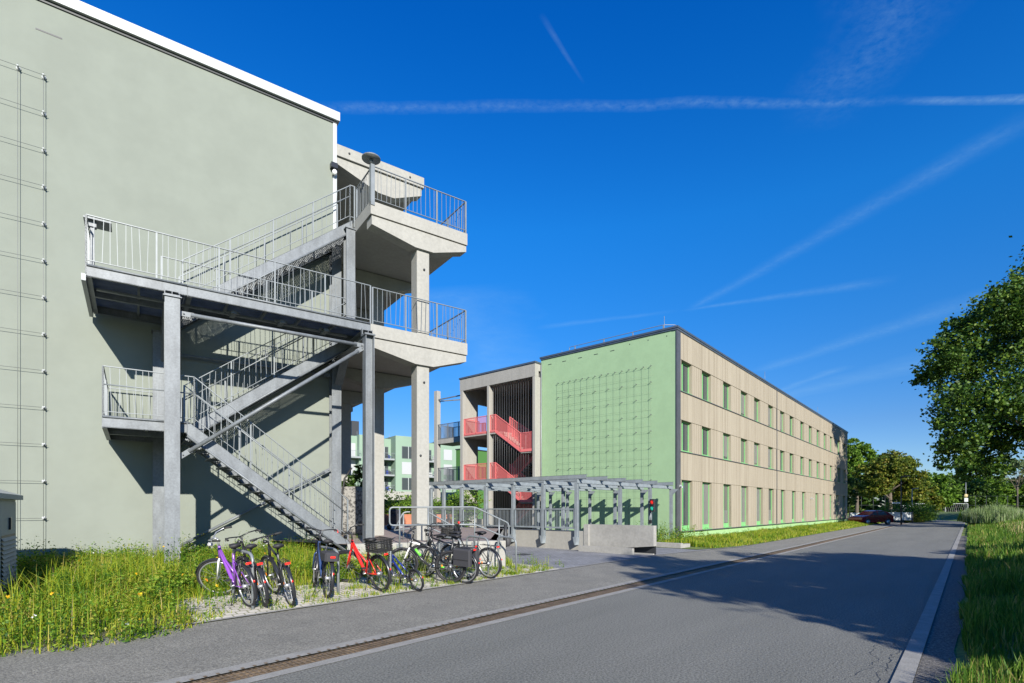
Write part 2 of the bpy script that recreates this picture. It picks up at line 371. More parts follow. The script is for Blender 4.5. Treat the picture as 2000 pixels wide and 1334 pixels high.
def crownpts(lumps, n, rg, sub=26, spread=.20, shell=.55):
    """points in leafy sprays spread through ellipsoid lumps (x,y,z,rx,ry,rz)"""
    L_ = np.array(lumps, float); w = L_[:,3]*L_[:,4]+L_[:,3]*L_[:,5]; w /= w.sum()
    nc = max(1, n//sub); idx = rg.choice(len(L_), nc, p=w)
    d = rg.normal(size=(nc,3)); d /= np.linalg.norm(d,axis=1)[:,None]
    r = (shell + (1-shell)*rg.random(nc)**.6)*rg.uniform(.82,1.12,nc)
    cc = L_[idx,:3] + d*L_[idx,3:]*r[:,None]
    rad = L_[idx,3:].mean(1)*spread*rg.uniform(.5,1.5,nc)
    q = rg.normal(size=(nc,sub,3))*np.array([.62,.62,.36]); q *= rad[:,None,None]
    return (cc[:,None,:]+q).reshape(-1,3)
def foliage(name, pts, size, m, parent=None, off=None, rg=None, aspect=.62, flat=0.0):
    V, F = leafquads(pts, size, rg, flat, aspect)
    me = npmesh(name, V, F, [m], off=off); o = bpy.data.objects.new(name, me); C.objects.link(o)
    if parent: o.parent = parent; BASE[o] = BASE[parent]
    return o
def blades(pts, h, wd, rg, lean=.35, az=None):
    """grass blades: two quads, tapering; pts (n,3), h and wd arrays"""
    n = len(pts); a = rg.uniform(0, 2*np.pi, n) if az is None else az
    s = np.stack([np.cos(a), np.sin(a), np.zeros(n)],1); b = rg.uniform(0, 2*np.pi, n)
    l = np.stack([np.cos(b), np.sin(b), np.zeros(n)],1)*(rg.random(n)**1.3*lean)[:,None]*h[:,None]
    up = np.array([0,0,1.0]); w = wd[:,None]
    V = np.empty((n,6,3))
    V[:,0] = pts-s*w*.5; V[:,1] = pts+s*w*.5
    m = pts+up*(h*.55)[:,None]+l*.35; V[:,2] = m+s*w*.42; V[:,3] = m-s*w*.42
    t = pts+up*(h*(1-.25*np.linalg.norm(l,axis=1)/(h+1e-6)))[:,None]+l; V[:,4] = t+s*w*.06; V[:,5] = t-s*w*.06
    i = np.arange(n)*6; F = np.concatenate([np.stack([i,i+1,i+2,i+3],1), np.stack([i+3,i+2,i+4,i+5],1)])
    return V.reshape(-1,3), F
def join(parts):
    Vs, Fs, Ms, o = [], [], [], 0
    for V, F, m in parts: Vs.append(V); Fs.append(F+o); Ms.append(np.full(len(F), m)); o += len(V)
    return np.concatenate(Vs), np.concatenate(Fs), np.concatenate(Ms)
M['leaf_big'] = leafmat('plane_leaves', [(0,(.022,.058,.008)),(.5,(.045,.105,.012)),(.85,(.095,.165,.018)),(1,(.16,.23,.028))], .30, patch=.5)
M['leaf_y'] = leafmat('chestnut_leaves', [(0,(.045,.085,.010)),(.45,(.10,.145,.016)),(.8,(.18,.21,.02)),(1,(.24,.20,.03))], .35, patch=.35)
M['leaf_g'] = leafmat('ash_leaves', [(0,(.05,.11,.012)),(.5,(.10,.20,.018)),(1,(.19,.30,.03))], .4, patch=.3)
M['leaf_d'] = leafmat('dark_leaves', [(0,(.025,.06,.009)),(.6,(.06,.12,.016)),(1,(.12,.18,.028))], .3, patch=.25)
M['leaf_p'] = leafmat('pale_leaves', [(0,(.10,.16,.06)),(1,(.22,.28,.13))], .3)
M['blade'] = leafmat('grass_blades', [(0,(.05,.13,.010)),(.35,(.14,.26,.015)),(.65,(.34,.38,.02)),(.90,(.36,.38,.04)),(1,(.44,.36,.10))], .45)
M['blade_d'] = leafmat('verge_blades', [(0,(.04,.11,.01)),(.5,(.09,.20,.018)),(.85,(.18,.27,.03)),(1,(.34,.28,.09))], .4)
M['weed'] = leafmat('weed_leaves', [(0,(.03,.09,.010)),(.45,(.11,.23,.015)),(.85,(.24,.34,.03)),(1,(.34,.34,.05))], .45)
M['straw'] = leafmat('dry_stalks', [(0,(.42,.33,.15)),(1,(.62,.50,.28))], .3)
M['reed'] = leafmat('tall_reeds', [(0,(.12,.2,.05)),(.6,(.22,.31,.12)),(1,(.40,.45,.26))], .35)
M['flow_y'] = leafmat('yellow_flowers', [(0,(.75,.55,.02)),(1,(.85,.40,.02))], .2)
M['flow_w'] = leafmat('white_flowers', [(0,(.75,.75,.7)),(1,(.85,.85,.85))], .2)
# ---------------------------------------------------------------- ground, road, pavement
def sheet(name, a0, a1, b0f, b1f, dz, m, na=None, nb=4, follow=True, label=None, kind='structure', z0=0.0):
    """a strip of ground in street coordinates between b0f(a) and b1f(a)"""
    b0 = b0f if callable(b0f) else (lambda a: b0f); b1 = b1f if callable(b1f) else (lambda a: b1f)
    na = na or max(2, int((a1-a0)/1.0)); mb = MB(); vs = []
    for i in range(na+1):
        a = a0+(a1-a0)*i/na
        for j in range(nb+1):
            b = b0(a)+(b1(a)-b0(a))*j/nb; vs.append((a, b, (float(gz(a,b)) if follow else 0)+dz+z0))
    fs = [(i*(nb+1)+j, (i+1)*(nb+1)+j, (i+1)*(nb+1)+j+1, i*(nb+1)+j+1) for i in range(na) for j in range(nb)]
    mb.add(vs, fs); return solo(name, mb, m, fr=RF, kind=kind)
g = MB(); g.add([(-900,-900,-.06),(900,-900,-.06),(900,900,-.06),(-900,900,-.06)], [(0,1,2,3)]); solo('ground', g, M['turf2'], kind='structure')
curve = lambda a: 0 if a < 78 else ((a-78)/30)**2*9.0
sheet('road', -14, 112, lambda a: .57+curve(a), lambda a: 5.16+curve(a)*1.5, 0, M['asphalt'], nb=2, follow=False)
mb = MB(); ck = [(112,9),(118,14),(121,22),(121,60),(126,60),(127,20),(125,8),(118,-10),(112,-40),(104,-40),(108,-6),(100,5)]
mb.add([(a,b,-.012) for a,b in ck], [tuple(range(len(ck)))]); solo('road', mb, M['asphalt2'], fr=RF, kind='structure')
sheet('kerb', -14, 96, lambda a: .41+curve(a), lambda a: .57+curve(a), .014, M['kerb'], nb=1, follow=False)
mb = MB(); mb.add([], [])
sheet('drain_channel', -14, 100, lambda a: 5.15+curve(a)*1.5, lambda a: 5.31+curve(a)*1.5, .006, M['kerb'], nb=1, follow=False)
sheet('drain_channel', -14, 100, lambda a: 5.64+curve(a)*1.5, lambda a: 5.84+curve(a)*1.5, .006, M['kerb'], nb=1, follow=False)
sheet('drain_channel', -14, 100, lambda a: 5.31+curve(a)*1.5, lambda a: 5.64+curve(a)*1.5, -.015, M['grate'], nb=1, follow=False)
mb = MB()                                                         # the rusty grating bars over the channel
for i in range(620):
    a = -2+i*.05*(1+i*.0012); b0, b1 = 5.315+curve(a)*1.5, 5.635+curve(a)*1.5
    mb.add([(a,b0,-.004),(a+.022,b0,-.004),(a+.032,b1,-.004),(a+.010,b1,-.004)], [(0,1,2,3)])
    if i % 2: mb.add([(a,b1,.012),(a+.03,b1,.012),(a+.03,b1+.05,.012),(a,b1+.05,.012)], [(0,1,2,3)])
for k in range(4): b = 5.34+k*.09; mb.add([(-2,b,-.001),(60,b,-.001),(60,b+.012,-.001),(-2,b+.012,-.001)], [(0,1,2,3)])
solo('drain_grating', mb, M['grate2'], fr=RF, kind='structure')
sheet('pavement', -14, 100, lambda a: 5.84+curve(a)*1.5, lambda a: (8.02 if a < 17 else 8.02-min(1,(a-17)/6)*.75)+curve(a)*1.5, .004, M['asphalt2'], nb=4)
sheet('pavement_edge', 2.3, 24, lambda a: (8.02 if a < 17 else 8.02-min(1,(a-17)/6)*.75), lambda a: (8.09 if a < 17 else 8.09-min(1,(a-17)/6)*.75), .018, M['kerb'], nb=1)
sheet('parking_bay', 2.75, 11.4, 8.09, lambda a: 9.9+.10*math.sin(a*2.1), .006, M['pave'], na=20)
sheet('courtyard', 11.0, 26, lambda a: 8.0 if a < 17 else 8.0-min(1,(a-17)/6)*.70, lambda a: 30, .003, M['court'], nb=10)
sheet('planting_bed', -14, 11.3, 8.0, lambda a: 18, .0, M['soil'], nb=14)
sheet('grass_strip', 20.2, 84, lambda a: 7.27 if a > 23 else 8.0-(a-20)*.24, lambda a: 11.3, .012, M['turf'], nb=4)
sheet('verge', -14, 42, lambda a: .10+.05*math.sin(a*1.7), .41, -.002, M['gravel'], nb=2, follow=False)
mb = MB(); rc = random.Random(3)
for a0, a1, b0, w_ in ((3.2,10.5,.66,.004),(6.2,8.2,.85,.003),(12,19,.64,.005)):
    a, b, pv = a0, b0, None
    while a < a1:
        q = [(a,b-w_*rc.uniform(.4,1)),(a,b+w_*rc.uniform(.4,1))]
        if pv: mb.add([(*pv[0],.004),(*q[0],.004),(*q[1],.004),(*pv[1],.004)], [(0,1,2,3)])
        pv = q; a += rc.uniform(.02,.08); b += rc.uniform(-.03,.03)-(b-b0)*.2
solo('road_cracks', mb, M['dark'], fr=RF, kind='structure')
# the meadow right of the road rises a little
mb = MB(); vs = []; na, nb = 90, 24
def mz(a, b): return -.01 + .16*min(1, max(0, (.1-b)/2.5)) + .9*min(1, max(0, (a-22)/20))*min(1, max(0, (-1.2-b)/5))
for i in range(na+1):
    for j in range(nb+1):
        a = -14+i*1.5; t = j/nb; b = .16-t*t*60+curve(a); vs.append((a, b, mz(a, b-curve(a))))
mb.add(vs, [(i*(nb+1)+j, (i+1)*(nb+1)+j, (i+1)*(nb+1)+j+1, i*(nb+1)+j+1) for i in range(na) for j in range(nb)]); solo('meadow', mb, M['turf'], fr=RF, kind='structure')

# ---------------------------------------------------------------- sage green building with concrete galleries
def LP(x, w, z=0): return (x, -w, z)
bl = thing('apartment_building', 'tall sage green apartment building at left with concrete access galleries and a blank end wall', 'building', LF, (0, 0, 0))
mb = MB(); mb.box(-22, 0, 0, 16, -.5, 12.66); part('wall', mb, M['sage'], bl)
mb = MB(); mb.box(-22.1, .10, -.10, 16, 12.69, 12.93); mb.box(-22.1, .02, -.03, 15.9, 12.62, 12.69, 1); part('coping', mb, [M['white'], M['dark']], bl)  # dark strip below the coping paints in its shadow line
mb = MB(); mb.bbox(-.075, .035, -.035, .09, 8.9, 12.62); part('corner_profile', mb, M['white'], bl)
mb = MB(); mb.box(-6.42, -5.98, -.006, .02, 11.98, 12.01); part('vent_slot', mb, M['dark'], bl)
mb = MB(); mb.box(-.16,.02,-.16,.02,11.28,11.42); mb.bar((-.07,-.02,11.35),(-.07,-.02,11.1),.03,.03); mb.ball((-.06,-.12,11.16),.07,.07,.08,1); part('floodlight', mb, [M['blackp'], M['whitep']], bl)
def gallery(zt, y0, x1=2.88, front=True):
    mb = MB(); mb.box(.10, x1, y0, 16, zt-.32, zt)
    s = part('gallery_slab', mb, M['conc_l'], bl)
    for y in (y0+.03, .68, 3.8, 6.9, 10.0):
        if y < y0: continue
        b = MB(); zb = zt-.345
        b.prism([(.14,zb),(x1-.02,zb),(x1-.02,zt-.50),(1.85,zt-.80),(1.32,zt-.80),(.14,zt-.56)], y, y+.34); part('cantilever_beam', b, M['conc_l'], bl)
    return s
for zt in (6.24, 9.30): gallery(zt, -2.5)
mb = MB(); mb.box(.0, 2.78, 0.0, 16, 11.76, 12.08); mb.box(.05, 2.7, .12, 16, 12.08, 12.11, 1); part('gallery_roof', mb, [M['conc_l'], M['coping']], bl)
for y in (.06, 3.8, 6.9): mb = MB(); mb.prism([(.03,11.745),(2.72,11.745),(2.72,11.52),(1.8,11.14),(1.3,11.14),(.03,11.56)], y, y+.34); part('cantilever_beam', mb, M['conc_l'], bl)
for x, y, z in ((.4,-.003,11.93),(2.3,-.003,11.93),(1.6,-2.412,5.0),(1.6,-2.412,8.0),(1.5,-2.412,3.05)):
    mb = MB(); mb.disc((x,y,z),(0,1,0),.03,.02,10); part('anchor_hole', mb, M['dark'], bl)
for y in (-2.40, .74, 3.86, 6.96):
    mb = MB(); mb.bbox(1.40, 1.76, y, y+.36, .35, 5.45, .012); part('pillar', mb, M['conc_l'], bl)
    mb = MB(); mb.bbox(1.40, 1.76, y, y+.36, 6.24, 8.51, .012); part('pillar', mb, M['conc_l'], bl)
    if y > 0: mb = MB(); mb.bbox(1.40, 1.76, y, y+.36, 9.30, 11.15, .012); part('pillar', mb, M['conc_l'], bl)

def railing(mb, p, q, h=.93, sp=.12, post=1.05, lo=.10, seed=1, mid=None, w=.009, wob=.030, ends=True):
    """railing with flat rails and slightly splayed balusters; p, q are foot points"""
    p = Vector(p); q = Vector(q); d = q-p; n2 = math.hypot(d.x, d.y); rg = random.Random(seed)
    mb.bar(p+Vector((0,0,h)), q+Vector((0,0,h)), .032, .016); mb.bar(p+Vector((0,0,lo)), q+Vector((0,0,lo)), .022, .012)
    if mid: mb.tube(p+Vector((0,0,mid)), q+Vector((0,0,mid)), .014, 6)
    hd = Vector((d.x, d.y, 0))/n2; k = int(n2/sp); dz = d.z/n2
    for i in range(1, k):
        x = n2*i/k; o = rg.uniform(-wob, wob); lo_ = rg.uniform(-wob, wob)*.4
        a = p+hd*(x+lo_)+Vector((0,0,dz*(x+lo_)+lo)); b = p+hd*(x+o)+Vector((0,0,dz*(x+o)+h)); mb.bar(a, b, w, w)
    np_ = max(1, round(n2/post))
    for i in range(np_+1):
        if not ends and i in (0, np_): continue
        c = p+hd*(n2*i/np_)+Vector((0,0,dz*n2*i/np_)); mb.bar(c+Vector((0,0,-.16)), c+Vector((0,0,h)), .04 if i in (0,np_) else .022, .03)
mb = MB(); railing(mb, (.16,-2.46,9.30), (2.84,-2.46,9.30), .90, seed=2); part('gallery_railing', mb, M['rail'], bl)
mb = MB(); railing(mb, (2.85,-2.46,9.30), (2.85,12,9.30), .90, seed=3); part('gallery_railing', mb, M['rail'], bl)
mb = MB(); railing(mb, (.16,-2.46,9.30), (.16,-1.30,9.30), .90, seed=4, sp=.1); mb.bbox(.10,.20,-2.52,-2.40,9.2,10.22,.005); part('gallery_railing', mb, M['rail'], bl)
mb = MB(); railing(mb, (.16,-2.46,6.24), (2.84,-2.46,6.24), .93, seed=5); part('gallery_railing', mb, M['rail'], bl)
mb = MB(); railing(mb, (2.85,-2.46,6.24), (2.85,12,6.24), .93, seed=6); part('gallery_railing', mb, M['rail'], bl)
# cable trellis on the blank wall
tr = MB()
cx = [-6.28-.41*i for i in range(9)]; rz = [10.99-.796*i for i in range(13)]
for i, x in enumerate(cx): tr.tube((x,-.10,11.05),(x,-.10,.6),.0045,5)
for z in rz: tr.tube((cx[0]+.05,-.10,z),(cx[-1],-.10,z),.0045,5)
trl = part('cable_trellis', tr, M['cable'], bl)
for i, x in enumerate(cx):
    for k, z in enumerate(rz):
        if i == 0 or (i % 2 == 0) or k == 0:
            mb = MB(); mb.disc((x,-.012,z),(0,1,0),.042,.024,10); mb.tube((x,-.02,z),(x,-.13,z),.018,7); part('wall_spacer', mb, M['white'], trl)

# ---------------------------------------------------------------- galvanised outdoor staircase
st = thing('steel_staircase', 'galvanised steel outdoor staircase with grating treads against the sage green wall', 'staircase', LF, (-2.5, -2.5, .2))
def hcol(name, x0, x1, y0, y1, z0, z1):
    mb = MB(); t = .018; mb.box(x0,x1,y0,y0+t,z0,z1); mb.box(x0,x1,y1-t,y1,z0,z1); xm = (x0+x1)/2; mb.box(xm-.008,xm+.008,y0+t,y1-t,z0,z1)
    mb.box(x0-.03,x1+.03,y0-.03,y1+.03,z1,z1+.018); part(name, mb, M['steel'], st)
hcol('column', -4.20, -3.94, -2.76, -2.52, 0, 5.86)
hcol('column', -4.33, -4.07, -.34, -.08, 0, 5.80)
hcol('column', -.20, .06, -.34, -.08, .2, 9.0)
hcol('column', -.145, .09, -1.40, -1.16, 6.26, 9.02)
def hcol2(x0, x1, y0, y1, z0, z1):                                 # turned a quarter: flanges face along the wall
    mb = MB(); t = .018; mb.box(x0,x0+t,y0,y1,z0,z1); mb.box(x1-t,x1,y0,y1,z0,z1); ym=(y0+y1)/2; mb.box(x0+t,x1-t,ym-.008,ym+.008,z0,z1)
    mb.box(x0-.02,x1+.02,y0-.02,y1+.02,z1,z1+.02); part('column', mb, M['steel'], st)
hcol2(-.13, .09, -2.78, -2.56, .3, 5.86)
for x in (-4.07, -.02):
    mb = MB(); mb.box(x-.11,x+.11,-2.66,-.12,5.80,5.815); mb.box(x-.11,x+.11,-2.66,-.12,6.0,6.015); mb.box(x-.006,x+.006,-2.66,-.12,5.815,6.0)
    mb.add([(x-.11,-.34,5.1),(x+.11,-.34,5.1),(x+.11,-1.0,5.8),(x-.11,-1.0,5.8)], [(0,1,2,3)]); part('cross_beam', mb, M['steel'], st)
mb = MB(); mb.box(-4.12,-4.02,-2.66,-.12,3.0,3.02); mb.box(-4.08,-4.06,-2.52,-.3,3.02,3.18); part('cross_beam', mb, M['steel'], st)
for x in (-4.07, -.02):                                            # saddle plates where beam sits on column
    mb = MB(); mb.box(x-.13,x+.13,-2.78,-2.50,5.88,5.905); mb.box(x-.13,x-.115,-2.6,-2.5,5.905,6.05); mb.box(x+.115,x+.13,-2.6,-2.5,5.905,6.05)
    for s in (-1,1): mb.disc((x+s*.08,-2.62,5.86),(0,0,1),.022,.05,6)
    part('saddle_plate', mb, M['steel'], st)
def channel(mb, p, q, h=.22, f=.07, side=1):
    """C channel along p-q; p,q at the top outer edge, flanges pointing to side*y"""
    p = Vector(p); q = Vector(q); z = Vector((0,0,1)); y = Vector((0,side,0))
    vs = [p, q, q-z*h, p-z*h]; mb.add(vs+[v+y*.010 for v in vs], [(0,1,2,3),(7,6,5,4),(0,4,5,1),(3,2,6,7),(0,3,7,4),(1,5,6,2)])
    for o in (Vector((0,0,0)), -z*(h-.014)):
        a = [p+o, q+o, q+o+y*f, p+o+y*f]; mb.add(a+[v-z*.012 for v in a], [(3,2,1,0),(4,5,6,7),(0,1,5,4),(1,2,6,5),(2,3,7,6),(3,0,4,7)])
def deck(x0, x1, y0, y1, z, name='landing'):
    mb = MB(); channel(mb, (x0,y0,z), (x1,y0,z), .21); channel(mb, (x0,y1,z), (x1,y1,z), .21, side=-1)
    for x in (x0, x1-.0): mb.box(x-.006,x+.006,y0+.012,y1-.012,z-.21,z-.002)
    mb.box(x0-.004,x0+.075,y0+.02,y1-.02,z-.222,z-.21)
    n = max(1, round((x1-x0)/.85))
    for i in range(1, n): x = x0+(x1-x0)*i/n; mb.box(x-.025,x+.025,y0+.012,y1-.012,z-.12,z-.035)
    if y1-y0 > 2: mb.box(x0,x1,(y0+y1)/2-.04,(y0+y1)/2+.04,z-.21,z-.035)
    mb.tube((x0,y0-.012,z-.005),(x1,y0-.012,z-.005),.022,8)
    o = part(name, mb, M['steel'], st)
    gmb = MB(); k = int((y1-y0)/.036)
    for i in range(k): y = y0+.02+(y1-y0-.04)*i/(k-1); gmb.box(x0+.01,x1-.01,y-.004,y+.004,z-.035,z-.004)
    k = int((x1-x0)/.06)
    for i in range(k): x = x0+.03+(x1-x0-.06)*i/(k-1); gmb.box(x-.003,x+.003,y0+.02,y1-.02,z-.026,z-.010)
    part('grating', gmb, M['grating'], o); return o
deck(-5.42, -3.80, -2.50, -.10, 6.24); deck(-3.79, .08, -2.50, -1.34, 6.24, 'walkway'); deck(-5.19, -3.75, -2.44, -.10, 3.42)
mb = MB()                                                          # edge plate hanging at the landing's left end
mb.box(-5.50,-5.43,-2.52,-.16,5.93,6.06); part('edge_plate', mb, M['rail'], st)
for x in (-2.9, -1.9, -.9): mb = MB(); mb.box(x-.13,x+.13,-2.1,-2.02,6.03-.05,6.03-.01); mb.box(x-.05,x+.05,-2.25,-1.9,5.93,5.99); part('clamp', mb, M['steel'], st)
mb = MB(); mb.box(-5.3,-.3,-1.25-.7,-1.25-.62,5.98,6.02); part('cable_tray', mb, M['steel'], st)
def flight(p, q, y0, y1, steps, name='flight'):
    (xa, za), (xb, zb) = p, q; mb = MB()
    channel(mb, (xa,y0,za+.04), (xb,y0,zb+.04), .29, .065, 1); channel(mb, (xa,y1,za+.04), (xb,y1,zb+.04), .29, .065, -1)
    d = Vector((xb-xa,0,zb-za)).normalized()
    mb.tube((xa,y0-.01,za-.27),(xb,y0-.01,zb-.27),.026,8); mb.tube((xa,y1+.01,za-.27),(xb,y1+.01,zb-.27),.022,8)
    mb.bar((xa,y0-.006,za-.0),(xa+.10*(1 if xb>xa else -1)*0+.0,y0-.006,za-.24),.02,.01)
    o = part(name, mb, M['steel'], st)
    s = 1 if xb > xa else -1
    for i in range(steps):
        t = (i+.5)/steps; x = xa+(xb-xa)*t; z = za+(zb-za)*(i+1 if zb>za else i+1)/steps if zb > za else za+(zb-za)*(i+1)/steps
        z -= abs(zb-za)/steps*.86; g_ = MB(); hw = abs(xb-xa)/steps*.62; k = 8
        for j in range(k): xx = x-hw+2*hw*j/(k-1); g_.box(xx-.004,xx+.004,y0+.02,y1-.02,z-.035,z-.002)
        for j in range(14): yy = y0+.05+(y1-y0-.1)*j/13; g_.box(x-hw,x+hw,yy-.003,yy+.003,z-.028,z-.008)
        g_.box(x-s*hw-.004 if zb>za else x+s*hw-.004, x-s*hw+.004 if zb>za else x+s*hw+.004, y0+.02, y1-.02, z-.06, z)
        part('tread', g_, M['grating'], o)
    return o
flight((-3.80,3.42), (-.42,.80), -2.46, -1.34, 15)
flight((-3.78,3.42), (.06,6.24), -1.24, -.12, 16)
flight((-3.80,6.24), (.06,9.30), -1.26, -.14, 17)
def rpart(*segs, seed=1, **k):
    mb = MB()
    for i, (p, q) in enumerate(segs): railing(mb, p, q, seed=seed+i, **k)
    return part('railing', mb, M['rail'], st)
rpart(((-5.43,-2.47,6.24),(.10,-2.47,6.24)), seed=11, h=.95)
rpart(((-5.43,-2.47,6.24),(-5.43,-.14,6.24)), seed=12, h=.95)
rpart(((-4.20,-1.30,6.24),(.08,-1.30,6.24)), seed=13, h=.95)
rpart(((-3.80,-1.24,6.34),(.0,-1.24,9.35)), seed=15, h=.90, mid=.62); rpart(((0,-1.24,9.33),(.10,-1.30,9.30)), seed=16)
rpart(((-3.80,-.16,6.34),(.0,-.16,9.35)), seed=17, h=.90, sp=.4, wob=0)
rpart(((-5.18,-2.41,3.42),(-3.67,-2.41,3.42)), ((-3.67,-2.41,3.42),(-.45,-2.41,.90)), seed=21, h=.97, mid=.62)
rpart(((-5.18,-2.41,3.42),(-5.18,-.14,3.42)), ((-5.18,-.14,3.42),(-3.80,-.14,3.42)), seed=23, h=.97)
rpart(((-3.78,-1.37,3.45),(-.45,-1.37,.90)), seed=25, h=.95); rpart(((-3.76,-1.20,3.50),(.02,-1.20,6.28)), seed=26, h=.93, mid=.60)
rpart(((-3.76,-.16,3.50),(.02,-.16,6.28)), seed=28, h=.93)
def brace(p, q, r=.042):
    mb = MB(); p = Vector(p); q = Vector(q); d = (q-p).normalized(); mb.tube(p+d*.18, q-d*.18, r, 12)
    for c, s in ((p,1),(q,-1)): mb.bar(c, c+d*s*.24, .012, .10); mb.disc(c+d*s*.06,(0,1,0),.016,.05,6)
    part('brace', mb, M['steel'], st)
brace((-3.93,-2.63,5.60),(-.12,-2.63,5.62)); brace((-3.93,-2.63,2.70),(-.12,-2.63,5.58))
brace((-4.05,-.2,5.35),(-.2,-.2,5.37),.035); brace((-.2,-.2,2.75),(-4.05,-.2,.6),.035)
mb = MB(); mb.bbox(-5.40,-5.33,-1.9,-1.83,6.24,7.36,.005); mb.box(-5.50,-5.06,-2.02,-1.60,7.33,7.36); mb.box(-5.44,-5.30,-1.93,-1.8,7.22,7.33); part('lamp', mb, M['steel'], st)
mb = MB(); mb.tube((.13,-2.45,10.1),(.13,-2.45,10.36),.02,8); mb.disc((.13,-2.45,10.37),(0,0,1),.23,.03,24); mb.disc((.13,-2.45,10.30),(0,0,1),.05,.08,12)
part('gallery_lamp', mb, M['steel'], bl)

# grey switch cabinet at the left edge
cb = thing('switch_cabinet', 'grey louvred electrical cabinet standing in the weeds at the left edge', 'cabinet', LF, (-7.2, -3.3, .05))
x0, x1, y0, y1 = -7.70, -6.40, -5.6, -2.55
mb = MB(); mb.box(x0,x1,y0,y1,.34,1.80); part('housing', mb, M['cab'] if 'cab' in M else M.setdefault('cab', mat('cabinet_grey', (.34,.36,.335), .6, var=.05, scale=2)), cb)
mb = MB(); mb.box(x0+.02,x1-.02,y0+.02,y1-.02,-.1,.34); part('plinth', mb, M['cabp'] if 'cabp' in M else M.setdefault('cabp', mat('cabinet_plinth', (.12,.11,.10), .8, var=.2)), cb)
mb = MB(); o = .09
mb.prism([(x0-o,1.80),(x1+o,1.80),(x1+o,1.88),(x1-.25,2.0),(x0+.25,2.0),(x0-o,1.88)], y0-o, y1+o); part('roof', mb, M['cab'], cb)
for a, b in ((y0+.1,(y0+y1)/2-.05),((y0+y1)/2+.05,y1-.1)):
    mb = MB(); mb.box(x1+.0,x1+.018,a,b,.40,1.76); d = part('door', mb, M['cab'], cb)
    lv = MB()
    for k in range(11): z = .45+k*.068; lv.add([(x1+.02,a+.08,z+.05),(x1+.02,b-.08,z+.05),(x1+.05,b-.08,z),(x1+.05,a+.08,z)], [(0,1,2,3)])
    lv.box(x1+.018,x1+.0195,a+.07,b-.07,.43,1.22,1); part('louvre', lv, [M['cab'], M['dark']], d)
mb = MB(); mb.bbox(x1+.018,x1+.05,-3.33,-3.25,1.30,1.50,.01); part('handle', mb, M['blackp'], cb)

# ---------------------------------------------------------------- raised forecourt, its wall and handrails
pts = [(-3.9,12.6),(-.39,13.90),(-.42,14.6),(-.35,22.3),(-9,29),(-20,50),(-30,40),(-16,20)]
mb = MB(); mb.add([(x,y,.80) for x,y in pts], [tuple(range(len(pts)))]); solo('forecourt', mb, M['terr'], kind='structure')
W2 = Frame(-3.9, 12.6, math.atan2(1.38, 3.74)); LN = math.hypot(3.74, 1.38)
rw = solo('retaining_wall', (lambda m_: (m_.bbox(0, LN, 0, .22, -.2, .805, .01), m_.box(LN-.22, LN-.001, .22, .9, -.2, .80), m_)[2])(MB()), M['conc_l'],
          'low pale concrete wall behind the parked bicycles', 'wall', W2, (0,0,0))
def tubeloop(mb, pts, r=.021, rad=.09, n=8):
    P = [Vector(p) for p in pts]; out = [P[0]]
    for i in range(1, len(P)-1):
        a = (P[i-1]-P[i]).normalized(); b = (P[i+1]-P[i]).normalized(); k = min(rad, (P[i-1]-P[i]).length*.45, (P[i+1]-P[i]).length*.45)
        for t in (0, .25, .5, .75, 1): out.append((P[i]+a*k)*(1-t)**2 + P[i]*2*t*(1-t) + (P[i]+b*k)*t*t)
    out.append(P[-1]); mb.path(out, r, n)
mb = MB(); mb.bar((-.50,14.4,.30),(-.45,22.1,.30),.2,1.0); solo('retaining_wall', mb, M['conc_l'], 'concrete edge of the forecourt running back beside the grey courtyard', 'wall', WF, (-.45,18,0))
hr = thing('handrail', 'galvanised tube handrail along the front of the low concrete wall', 'handrail', W2, (.9,-.04,.7))
mb = MB(); y = -.05
xs = .98; xd = 3.12; xe = 4.05
tubeloop(mb, [(1.9,y,1.24),(xs,y,1.24),(xs,y,1.675),(xd,y,1.685),(xe,y,1.26),(xe,y,.86),(xd,y,1.24),(1.9,y,1.24)]); part('rail', mb, M['rail'], hr)
for x in (1.22, 1.92, 2.55, 3.12, 3.78):
    mb = MB(); zt = 1.675 if x <= xd else 1.685-(x-xd)*.46; mb.tube((x,y,.62),(x,y,zt),.02,8); part('post', mb, M['rail'], hr)
    mb = MB(); mb.box(x-.07,x+.07,y-.012+.03,y+.05,.60,.78)
    for s in (-1,1): mb.disc((x+s*.04,y+.012,.66),(0,1,0),.012,.02,6)
    part('base_plate', mb, M['steel'], hr)
hr2 = thing('handrail', 'second galvanised handrail farther back on the forecourt steps', 'handrail', W2, (1.9,1.6,.8))
mb = MB(); y = 1.5; tubeloop(mb, [(1.3,y,1.05),(1.55,y,1.55),(2.2,y,1.56),(2.95,y,1.15),(2.95,y,.8),(2.2,y,1.15),(1.3,y,1.05)]); part('rail', mb, M['rail'], hr2)
for x in (1.55, 2.2, 2.8): mb = MB(); mb.tube((x,y,.8),(x,y,1.5 if x<2.3 else 1.22),.02,8); part('post', mb, M['rail'], hr2)
